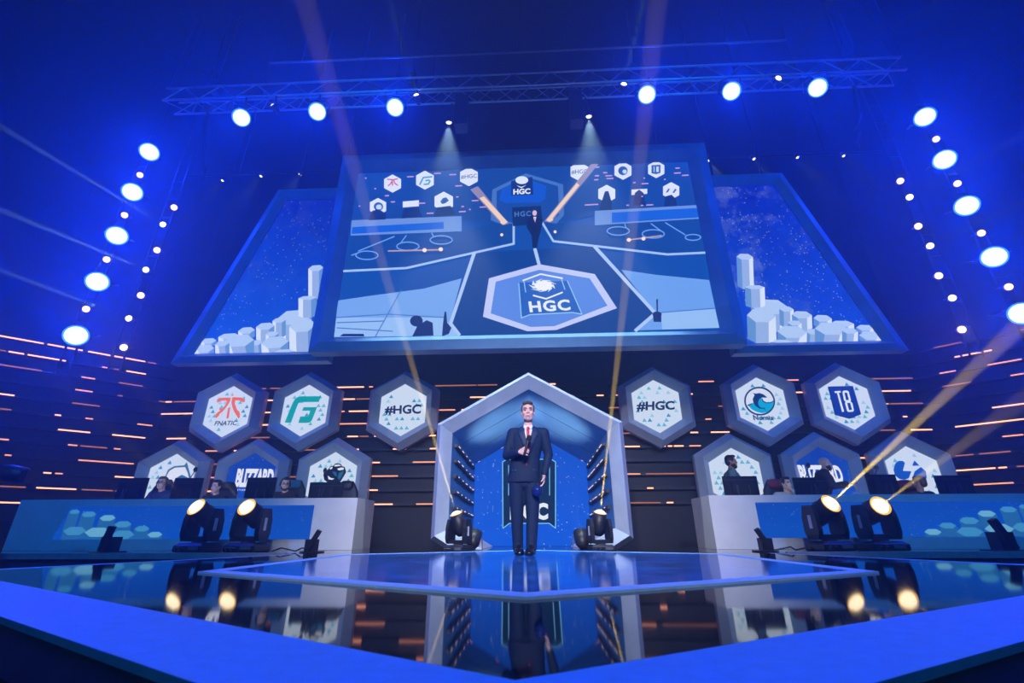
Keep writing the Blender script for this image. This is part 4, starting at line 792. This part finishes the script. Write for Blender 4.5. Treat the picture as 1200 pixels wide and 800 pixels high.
def head_geo(mb, c, s=1.0, rot=None):
    """c: centre of the head; face towards -y before rot; head about 0.24 tall"""
    c = Vector(c); T = lambda x, y, z: c + ((rot @ Vector((x, y, z))) if rot else Vector((x, y, z)))*s
    E_ = lambda p, r: mb.ell(T(*p), Vector(r)*s, rot, 16)
    E_((0, .012, .032), (.078, .094, .086)); E_((0, -.015, -.03), (.069, .077, .083)); E_((0, -.045, -.088), (.034, .034, .028)); E_((0, -.030, -.070), (.052, .055, .045))
    mb.limb(T(0, -.084, .014), T(0, -.101, -.022), .009*s, .012*s, 10); E_((.012, -.092, -.026), (.009, .010, .008)); E_((-.012, -.092, -.026), (.009, .010, .008))
    mb.limb(T(-.042, -.070, .032), T(.042, -.070, .032), .011*s, .011*s, 10)
    for q in (-1, 1): E_((q*.044, -.060, -.022), (.022, .022, .02)); E_((q*.076, .012, -.006), (.010, .020, .032)); mb.limb(T(q*.058, .0, -.03), T(q*.034, -.045, -.085), .022*s, .020*s, 10)
    mb.limb(T(-.020, -.082, -.056), T(.020, -.082, -.056), .010*s, .010*s, 8); mb.limb(T(-.017, -.080, -.068), T(.017, -.080, -.068), .010*s, .010*s, 8)
    return T
def face_parts(root, T, s, rot, brow=M_hairbr):
    def p(name, m, fn):
        mb = MB(); mb.smooth = True; fn(mb); return part(name, mb, m, root)
    for q in (-1, 1):
        e = p('eye', M_eye, lambda mb: mb.ell(T(q*.031, -.076, .008), Vector((.013, .009, .0048))*s, rot, 10))
        p('iris', M_iris, lambda mb: mb.ell(T(q*.031, -.084, .008), Vector((.006, .0035, .0042))*s, rot, 8)).parent = e
        p('eyebrow', brow, lambda mb: mb.tube([T(q*.014, -.087, .030), T(q*.032, -.087, .036), T(q*.052, -.072, .030)], [.004*s, .0055*s, .003*s], 6))
    p('mouth', M_lip, lambda mb: mb.tube([T(-.024, -.084, -.060), T(-.010, -.0925, -.061), T(.010, -.0925, -.061), T(.024, -.084, -.060)], [.002*s, .0055*s, .0055*s, .002*s], 6))
def hand_geo(mb, wpos, d, n, curl=(25, 30, 20), side=1, s=1.0):
    """wpos wrist, d towards knuckles, n out of the palm, thumb on the side*cross side"""
    w_ = Vector(wpos); d = Vector(d).normalized(); n = Vector(n); n = (n-d*n.dot(d)).normalized(); t = n.cross(d)*side
    for k, (o, ln) in enumerate(((.030, .92), (.010, 1.0), (-.010, .95), (-.029, .76))):
        kn = w_ + (d*(.088-.006*abs(k-1)) + t*o)*s; mb.limb(w_+(d*.012+t*o*.6)*s, kn, .0155*s, .0115*s, 8); p, a, r = kn, 0.0, .0100*s
        for sg, (L0, cu) in enumerate(zip((.044, .028, .022), curl)):
            a += R(cu); q = p + (d*math.cos(a)+n*math.sin(a))*L0*ln*s; mb.limb(p, q, r, r*0.9, 8); p, r = q, r*0.9
    b = w_ + (d*.022 + t*.026)*s; m1 = b + (d*.035 + t*.026 + n*.016)*s; m2 = m1 + (d*.026 + t*.004 + n*.020)*s
    mb.limb(b, m1, .016*s, .012*s, 8); mb.limb(m1, m2, .011*s, .009*s, 8)
def V(*a): return Vector(a)
def shoe(root, M, ank, yaw=0.0, s=1.0, m=None):
    mb = MB(); mb.smooth = True; a = Vector(ank); r = Matrix.Rotation(yaw, 3, 'Z')
    rr = [(0.085, .030, .028, .040), (.075, .036, .036, .070), (.03, .040, .044, .085), (-.05, .045, .040, .065), (-.13, .050, .030, .048), (-.18, .044, .024, .036), (-.205, .022, .018, .022)]
    ring = []
    for y, hw, zc, zh in rr:
        pts = []
        for i in range(14):
            t = 2*math.pi*i/14; x = math.cos(t)*hw; z = zc + math.sin(t)*zh; pts.append(M @ (Vector((a.x, a.y, 0)) + r @ Vector((x*s, y*s, max(0.004, z)*s))))
        ring.append(pts)
    mb.rings(ring); return part('shoe', mb, m or M_shoe, root)

# presenter ----------------------------------------------------------
pc = PY(615, 652, 5.84); BASE = Vector((pc.x, 5.84, 0.012)); PM = Matrix.Translation(BASE)
pres = thing('person', BASE, 'man in navy suit and red tie speaking into a handheld microphone', 'person')
hc = V(.064, -.035, 1.668); HS = 1.06
tor = [(0.0, 0, .80, .195, .128), (.004, 0, .88, .197, .130), (.012, 0, .98, .188, .125), (.022, 0, 1.07, .178, .120), (.038, 0, 1.20, .192, .125), (.052, 0, 1.32, .208, .126), (.060, 0, 1.40, .205, .108), (.062, .005, 1.455, .150, .085), (.062, .010, 1.49, .085, .070)]
sh = {-1: V(-.135, .0, 1.405), 1: V(.258, .0, 1.405)}; elb = {-1: V(-.205, -.03, 1.125), 1: V(.312, .03, 1.14)}; wri = {-1: V(-.045, -.235, 1.135), 1: V(.248, -.045, .885)}
hip = {-1: V(-.085, .0, .82), 1: V(.100, .0, .82)}; kne = {-1: V(-.088, .015, .44), 1: V(.098, -.03, .44)}; ank = {-1: V(-.080, .05, .08), 1: V(.078, -.06, .08)}
MICA, MICB = V(.012, -.300, 1.085), V(.082, -.272, 1.325); ax = (MICB-MICA).normalized()
hd = (V(.055, -.30, 1.165)-wri[-1]).normalized(); hn = ax.cross(hd); hn = hn if hn.y < 0 else -hn
hn = -hn                                              # the palm turns towards the body
mb = MB(); T = head_geo(mb, hc, HS)
mb.limb(V(.062, .01, 1.42), V(.064, .0, 1.60), .062, .056); mb.loft([(a, b, z, rx*.8, ry*.75) for a, b, z, rx, ry in tor[:-1]]); mb.ell((.01, 0, .82), (.15, .10, .12))
for s in (-1, 1):
    mb.limb(sh[s], elb[s], .048, .038); mb.limb(elb[s], wri[s], .036, .026); mb.limb(hip[s], kne[s], .075, .052); mb.limb(kne[s], ank[s], .048, .034); mb.limb(ank[s]+V(0, 0, -.02), ank[s]+V(0, -.12, -.035), .03, .025)
hand_geo(mb, wri[-1]+hd*.005, hd, hn, (70, 75, 50), 1, 1.02)
hand_geo(mb, wri[1]+V(-.004, -.004, -.01), V(-.14, -.18, -1), V(-1, -.25, 0), (22, 38, 26), 1, 1.05)
me = remesh(mb, .0045, 2, 'body'); me.transform(PM); part_me('body', me, M_skin, pres)
TW = lambda x, y, z: PM @ T(x, y, z)
face_parts(pres, TW, HS, None)
mb = MB(); h = lambda p, r: mb.ell(T(*p), Vector(r)*HS, None, 16)
h((0, .034, .052), (.080, .086, .082)); h((0, -.030, .106), (.056, .052, .026)); h((.03, -.045, .098), (.035, .035, .022)); h((-.03, -.045, .098), (.035, .035, .022)); h((0, .06, .0), (.070, .058, .075))
for q in (-1, 1): h((q*.070, -.012, .040), (.012, .030, .045))
me = remesh(mb, .006, 2, 'hair'); me.transform(PM); part_me('hair', me, M_hairbr, pres)
# jacket
mb = MB(); mb.loft(tor, 28, 2.2)
for s in (-1, 1):
    mb.limb(sh[s], elb[s], .070, .058, 16); mb.limb(elb[s], wri[s].lerp(elb[s], .10), .057, .043, 16); mb.limb(sh[s]+V(-s*.05, 0, .012), sh[s], .062, .068, 16)
me = remesh(mb, .008, 4, 'jacket'); me.transform(PM); jk = part_me('jacket', me, M_suit, pres)
def fy(x, z):                                          # front surface of the jacket
    for (c0, y0, z0, a0, b0), (c1, y1, z1, a1, b1) in zip(tor[:-1], tor[1:]):
        if z0 <= z <= z1 or (z > tor[-1][2] and z1 == tor[-1][2]):
            t = min(1, (z-z0)/(z1-z0)); c, yy, a, b = c0+(c1-c0)*t, y0+(y1-y0)*t, a0+(a1-a0)*t, b0+(b1-b0)*t
            return yy - b*math.sqrt(max(0.02, 1-((x-c)/a)**2))
    return -.12
def patch(name, pts, off, th, m, parent):
    """thin cloth piece lying on the chest; pts: outline in x,z"""
    bm = bmesh.new(); f = bm.faces.new([bm.verts.new((x, 0, z)) for x, z in pts]); bmesh.ops.triangulate(bm, faces=[f])
    for _ in range(3): bmesh.ops.subdivide_edges(bm, edges=[e for e in bm.edges if e.calc_length() > .025], cuts=1, use_grid_fill=True); 
    bmesh.ops.triangulate(bm, faces=bm.faces[:])
    for v in bm.verts: v.co.y = fy(v.co.x, v.co.z) - off
    g = bmesh.ops.extrude_face_region(bm, geom=bm.faces[:]); 
    for v in g['geom']:
        if isinstance(v, bmesh.types.BMVert): v.co.y -= th
    bmesh.ops.recalc_face_normals(bm, faces=bm.faces); me = bpy.data.meshes.new(name); bm.to_mesh(me); bm.free()
    for p in me.polygons: p.use_smooth = True
    me.transform(PM); return part_me(name, me, m, parent)
patch('shirt_front', [(.012, 1.49), (.062, 1.495), (.112, 1.49), (.118, 1.40), (.066, 1.145), (.020, 1.40)], .000, .010, M_shirt, pres)
for s in (-1, 1):
    c = .063
    patch('collar', [(c+s*.010, 1.475), (c+s*.052, 1.505), (c+s*.060, 1.47), (c+s*.030, 1.425)], .010, .010, M_shirt, pres)
    patch('lapel', [(c+s*.050, 1.495), (c+s*.088, 1.475), (c+s*.125, 1.385), (c+s*.100, 1.375), (c+s*.112, 1.35), (c-.004+s*.012, 1.115), (c-.002, 1.15), (c+s*.035, 1.36), (c+s*.050, 1.42)], .010, .008, M_suit2, jk)
patch('tie', [(.049, 1.468), (.077, 1.468), (.082, 1.44), (.076, 1.425), (.084, 1.20), (.066, 1.12), (.046, 1.20), (.050, 1.425), (.044, 1.44)], .012, .010, M_tie, pres)
patch('tie_tip', [(.030, 1.02), (.046, 1.02), (.040, .985), (.034, .985)], .000, .008, M_tie, pres)
patch('pocket_square', [(.165, 1.335), (.205, 1.345), (.206, 1.356), (.163, 1.347)], .003, .006, M_suit2, jk)
for s in (-1, 1):
    patch('pocket_flap', [(.012+s*.10, .955), (.012+s*.16, .955), (.012+s*.16, .92), (.012+s*.10, .92)], .002, .006, M_suit2, jk)
mb = MB(); mb.lathe(PM @ V(.045, fy(.045, 1.09)-.004, 1.09), (0, -1, 0), [(0, .010), (.006, .010), (.008, .004)], 12); part('button', mb, M_plastic, jk)
for s in (-1, 1):
    d = (wri[s]-elb[s]).normalized(); mb = MB(); mb.smooth = True; mb.lathe(PM @ wri[s].lerp(elb[s], .08), d, [(-.02, .034), (.012, .037), (.014, .030)], 16); part('shirt_cuff', mb, M_shirt, pres)
mb = MB(); mb.ell((.008, .005, .80), (.165, .112, .10), None, 18)
for s in (-1, 1):
    mb.limb(hip[s], kne[s], .102, .078, 18); mb.limb(kne[s], ank[s]+V(0, -.005, .02), .076, .062, 18); mb.limb(ank[s]+V(0, -.005, .03), ank[s]+V(0, -.022, -.012), .064, .060, 18)
me = remesh(mb, .009, 3, 'trousers'); me.transform(PM); part_me('trousers', me, M_suit, pres)
for s in (-1, 1): shoe(pres, PM, ank[s]+V(0, -.01, 0), R(-8*s), 1.12)
mic = thing('microphone', PM @ MICA, 'black handheld microphone in the raised hand of the man in the suit', 'microphone')
W = lambda p: PM @ p
mb = MB(); mb.smooth = True; mb.lathe(W(MICA), ax, [(0, .012), (.01, .015), (.17, .020), (.185, .022)], 16); part('handle', mb, M_plastic, mic)
mb = MB(); mb.smooth = True; mb.lathe(W(MICA), ax, [(.182, .020), (.192, .030), (.225, .033), (.247, .026), (.255, .010), (.256, .001)], 16); part('foam_head', mb, mat('mic_foam', (0.008, 0.008, 0.01, 1), 0.9, bump=0.4, scale=200), mic)
mb = MB(); mb.smooth = True; bc = W(V(.158, -.150, .695)); mb.ell(bc, (.066, .066, .070), None, 24); 
ball = thing('ball', bc+V(0, 0, -.07), 'shiny dark blue round object in the lowered hand of the man in the suit', 'ball')
part('shell', mb, mat('glossy_dark_blue', (0.01, 0.03, 0.16, 1), 0.12, 0.2, 0.7), ball)
mb = MB(); mb.smooth = True; mb.tube([bc+V(0, 0, .06), bc+V(.025, .03, .095), W(V(.225, -.065, .80))], .011, 8); part('loop', mb, M_plastic, ball)

# people behind the desks --------------------------------------------
SEAT = dict(neck=V(0, -.01, .98), hip=V(0, .05, .53), sh=V(.18, 0, .92), el=V(.26, -.14, .70), ha=V(.15, -.40, .74), kn=V(.13, -.42, .50), an=V(.13, -.40, .08), head=V(0, -.06, 1.14))
STND = dict(neck=V(0, 0, 1.43), hip=V(0, 0, .92), sh=V(.18, 0, 1.37), el=V(.24, .02, 1.08), ha=V(.22, -.12, .86), kn=V(.10, -.01, .50), an=V(.10, .02, .08), head=V(0, -.03, 1.585))
def bystander(x, y, Y, kind, label, top, trouser, hair, turn=0.0, skin=None, headturn=0.0, tilt=0.0, pose=None, beard=None, headset=False, glasses=False, bald=False, cap=None, lean=0.0, group=None, collar=None):
    J = {k: v.copy() for k, v in (SEAT if kind == 'seat' else STND).items()}; p = PY(x, y, Y); base = V(p.x, Y, 0.0); dz = p.z - J['head'].z
    pts = {}
    for s in (-1, 1):
        for k in ('sh', 'el', 'ha', 'kn', 'an'): q = J[k].copy(); q.x *= s; pts[k, s] = q
    for k, v in (pose or {}).items(): pts[k] = V(*v)
    Z = lambda q: V(q.x, q.y, q.z + dz)
    hip, neck, head = J['hip'], J['neck'], J['head']
    if lean:                                            # bend forward at the hips
        r = Matrix.Rotation(lean, 3, 'X'); fx = lambda q: hip + r @ (q-hip); neck, head = fx(neck), fx(head); head.z += 0.0
        for s in (-1, 1):
            for k in ('sh', 'el', 'ha'):
                if (k, s) not in (pose or {}): pts[k, s] = fx(pts[k, s])
        dz = p.z-head.z
    up = lambda q: V(q.x, q.y, q.z+dz*max(0, min(1, (q.z-.55)/.35))) if kind == 'seat' else V(q.x, q.y, q.z+dz*max(0, min(1, (q.z-.1)/.8)))
    rt = Matrix.Rotation(turn, 4, 'Z'); off = rt @ V(head.x, head.y, 0); M = Matrix.Translation(base - V(off.x, off.y, 0)) @ rt
    root = thing('person', M @ V(0, 0, 0), label, 'person', group)
    sk = skin or M_skin; hr = Matrix.Rotation(headturn, 3, 'Z') @ Matrix.Rotation(tilt, 3, 'X'); hd = up(head)
    mb = MB(); T = head_geo(mb, hd, 1.0, hr); nk = up(neck); mb.limb(nk+V(0, .01, -.04), hd+V(0, .015, -.07), .058, .054)
    ch = up(neck)+V(0, .01, -.16); hp = up(hip); mb.limb(ch, hp, .13, .13)
    for s in (-1, 1):
        a, b, c, k, f = (up(pts[q, s]) if q in ('sh', 'el', 'ha') else pts[q, s] for q in ('sh', 'el', 'ha', 'kn', 'an'))
        mb.limb(a, b, .045, .036); mb.limb(b, c, .035, .026); mb.limb(hp+V(s*.09, 0, 0), k, .075, .055); mb.limb(k, f, .05, .035); mb.limb(f+V(0, 0, -.03), f+V(0, -.12, -.045), .03, .024)
        hand_geo(mb, c, c-b, V(-s*.3, 0, -1), (30, 35, 25), s)
    me = remesh(mb, .0075, 1, 'body'); me.transform(M); part_me('body', me, sk, root)
    TW = lambda x_, y_, z_: M @ T(x_, y_, z_); face_parts(root, TW, 1.0, rt.to_3x3() @ hr, hair or M_hairbr)
    mb = MB(); mb.limb(hp, ch, .165, .165, 14); mb.limb(up(pts['sh', -1]), up(pts['sh', 1]), .085, .085, 14); mb.limb(ch, nk+V(0, .01, -.03), .14, .07, 14)
    for s in (-1, 1): a, b, c = (up(pts[q, s]) for q in ('sh', 'el', 'ha')); mb.limb(a, b, .072, .054, 14); mb.limb(b, b.lerp(c, .9), .052, .040, 14)
    me = remesh(mb, .014, 3, 'shirt'); me.transform(M); part_me('shirt', me, top, root)
    if collar: mb = MB(); mb.smooth = True; mb.lathe(M @ (nk+V(0, -.005, -.03)), (0, -.35, 1), [(0, .085), (.03, .075), (.03, .066), (0, .076)], 16); part('collar', mb, collar, root)
    mb = MB(); mb.limb(hp+V(-.07, 0, 0), hp+V(.07, 0, 0), .12, .12, 14)
    for s in (-1, 1): mb.limb(hp+V(s*.09, 0, 0), pts['kn', s], .095, .07, 14); mb.limb(pts['kn', s], pts['an', s], .068, .056, 14)
    me = remesh(mb, .014, 2, 'trousers'); me.transform(M); part_me('trousers', me, trouser, root)
    for s in (-1, 1): shoe(root, M, pts['an', s], 0, 1.0)
    r3 = rt.to_3x3() @ hr
    if hair and not bald:
        mb = MB(); h = lambda q, r_: mb.ell(T(*q), r_, hr, 14); h((0, .034, .054), (.083, .088, .084)); h((0, -.028, .106), (.062, .060, .030)); h((0, .06, .0), (.074, .060, .08))
        for q in (-1, 1): h((q*.072, -.008, .045), (.014, .036, .05))
        me = remesh(mb, .009, 2, 'hair'); me.transform(M); part_me('hair', me, hair, root)
    if beard:
        mb = MB(); h = lambda q, r_: mb.ell(T(*q), r_, hr, 14); h((0, -.050, -.095), (.046, .044, .040))
        for q in (-1, 1): h((q*.050, -.022, -.065), (.024, .045, .045)); h((q*.020, -.084, -.046), (.020, .010, .007))
        me = remesh(mb, .008, 2, 'beard'); me.transform(M); part_me('beard', me, beard, root)
    if cap:
        mb = MB(); mb.ell(T(0, .012, .058), (.088, .106, .082), hr, 16); mb.ell(T(0, -.10, .052), (.062, .075, .012), hr, 14); me = remesh(mb, .009, 2, 'cap'); me.transform(M); part_me('cap', me, cap, root)
    if headset:
        mb = MB(); mb.smooth = True; mb.tube([TW(.092*math.cos(R(a)), .012, .012+.118*math.sin(R(a))) for a in range(0, 181, 20)], .011, 8); hs = part('headset', mb, M_plastic, root)
        for q in (-1, 1): mb = MB(); mb.smooth = True; mb.ell(TW(q*.090, .010, -.002), (.022, .040, .046), r3, 12); part('ear_cup', mb, M_plastic, hs)
    if glasses:
        mb = MB()
        for q in (-1, 1): mb.tube([TW(q*.031+.022*math.cos(R(a)), -.094, .008+.016*math.sin(R(a))) for a in range(0, 361, 36)], .0035, 5); mb.tube([TW(q*.053, -.092, .010), TW(q*.080, .0, .010)], .003, 5)
        mb.tube([TW(-.010, -.098, .010), TW(.010, -.098, .010)], .003, 5); part('glasses', mb, M_plastic, root)
    return root
C_dark = mat('black_jersey', (0.012, 0.013, 0.018, 1), 0.8, vary=0.2, scale=40); C_navy = mat('navy_jersey', (0.015, 0.03, 0.09, 1), 0.8, vary=0.2, scale=40); C_jean = mat('dark_denim', (0.02, 0.03, 0.06, 1), 0.85, vary=0.2, scale=60); C_teal = mat('teal_grey_jacket', (0.07, 0.14, 0.17, 1), 0.8, vary=0.2, scale=40); C_red = mat('red_trim', (0.40, 0.02, 0.04, 1), 0.7); C_cap = mat('brown_cap_cloth', (0.12, 0.11, 0.05, 1), 0.85, vary=0.2, scale=50); C_white = mat('pale_shirt', (0.45, 0.5, 0.52, 1), 0.8)
PG = 'players behind the desk of the white curved logo'
bystander(190, 566, 9.35, 'seat', 'seated player in glasses and dark top in front of the white curved logo panel', C_navy, C_jean, M_hairbr, glasses=True, headset=True, headturn=R(10), group=PG)
bystander(253.5, 570, 9.35, 'seat', 'seated short-haired player in dark top between two desk monitors, no headset', C_dark, C_jean, M_hairbk, headturn=R(-8), tilt=R(6), group=PG)
bystander(334.5, 567, 9.35, 'seat', 'seated bearded player with a headset and red collar at the desk', C_dark, C_jean, M_hairbk, beard=M_hairbk, headset=True, glasses=True, headturn=R(28), tilt=R(8), collar=C_red, group=PG)
PG2 = 'people behind the desk of the dolphin logo'
bystander(857, 541, 9.4, 'stand', 'standing bearded man in grey jacket with a long beard, seen from the side', C_teal, C_jean, M_hairbk, turn=R(72), skin=M_skin2, beard=M_hairbk, headset=False, group=PG2)
bystander(921.5, 567, 9.45, 'seat', 'seated black-haired player resting chin on hand beside a red headrest', C_white, C_jean, M_hairbk, headturn=R(18), pose={('ha', 1): (.04, -.14, 1.02), ('el', 1): (.20, -.26, .78)}, group=PG2)
bystander(967, 543, 9.3, 'stand', 'bald man in black shirt leaning over the desk with an arm stretched out', C_dark, C_jean, M_hairbk, turn=R(75), bald=True, beard=M_hairbk, lean=R(18), pose={('ha', 1): (.20, -.60, 1.20), ('el', 1): (.26, -.33, 1.16), ('ha', -1): (-.2, -.45, 1.12), ('el', -1): (-.26, -.2, 1.1)}, group=PG2)
bystander(1077.5, 566, 9.4, 'seat', 'seated player in a brown cap in front of the broken circle logo', C_dark, C_jean, M_hairbr, headturn=R(-150), cap=C_cap, skin=M_skin2, group=PG2)

# television camera standing off the stage
tc = PY(22, 553, 5.9); o = V(tc.x-.25, 5.9, ZF); tv = thing('television_camera', o, 'dark television camera on a tripod at the edge of the wing', 'camera')
hz = tc.z; c = V(o.x, o.y, hz)
mb = MB(); mb.rings([[c+V(x, y, z) for y, z in ((-.09, -.12), (.09, -.12), (.09, .12), (-.09, .12))] for x in (-.45, .02)]); b = part('camera_body', mb, M_plastic, tv)
mb = MB(); mb.smooth = True; mb.lathe(c+V(.02, 0, .0), (1, 0, -.12), [(0, .10), (.10, .11), (.30, .10), (.31, .085), (.36, .075)], 20); part('lens', mb, M_lamp, tv)
mb = MB(); mb.rings([[c+V(x, y*k, -.05+z*k) for y, z in ((-.1, -.09), (.1, -.09), (.1, .07), (-.1, .07))] for x, k in ((.36, .75), (.48, 1.0))]); part('lens_hood', mb, M_lamp, tv)
mb = MB(); mb.box(c+V(-.22, -.02, .19), (.22, .16, .12)); part('viewfinder', mb, M_plastic, tv)
mb = MB(); mb.tube([c+V(-.4, 0, -.1), c+V(-.75, -.05, -.25)], .012, 6); part('pan_bar', mb, M_lamp, tv)
mb = MB(); mb.lathe(c+V(-.2, 0, -.12), (0, 0, -1), [(0, .10), (.10, .08), (.12, .05), (.35, .05)], 16); part('tripod_head', mb, M_lamp, tv)
for k in range(3):
    a = R(120*k+90); e = V(math.cos(a), math.sin(a), 0); mb = MB(); t = c+V(-.2, 0, -.40); mb.tube([t, V(t.x, t.y, ZF+.02)+e*.55], [.028, .02], 6); part('tripod_leg', mb, M_lamp, tv)
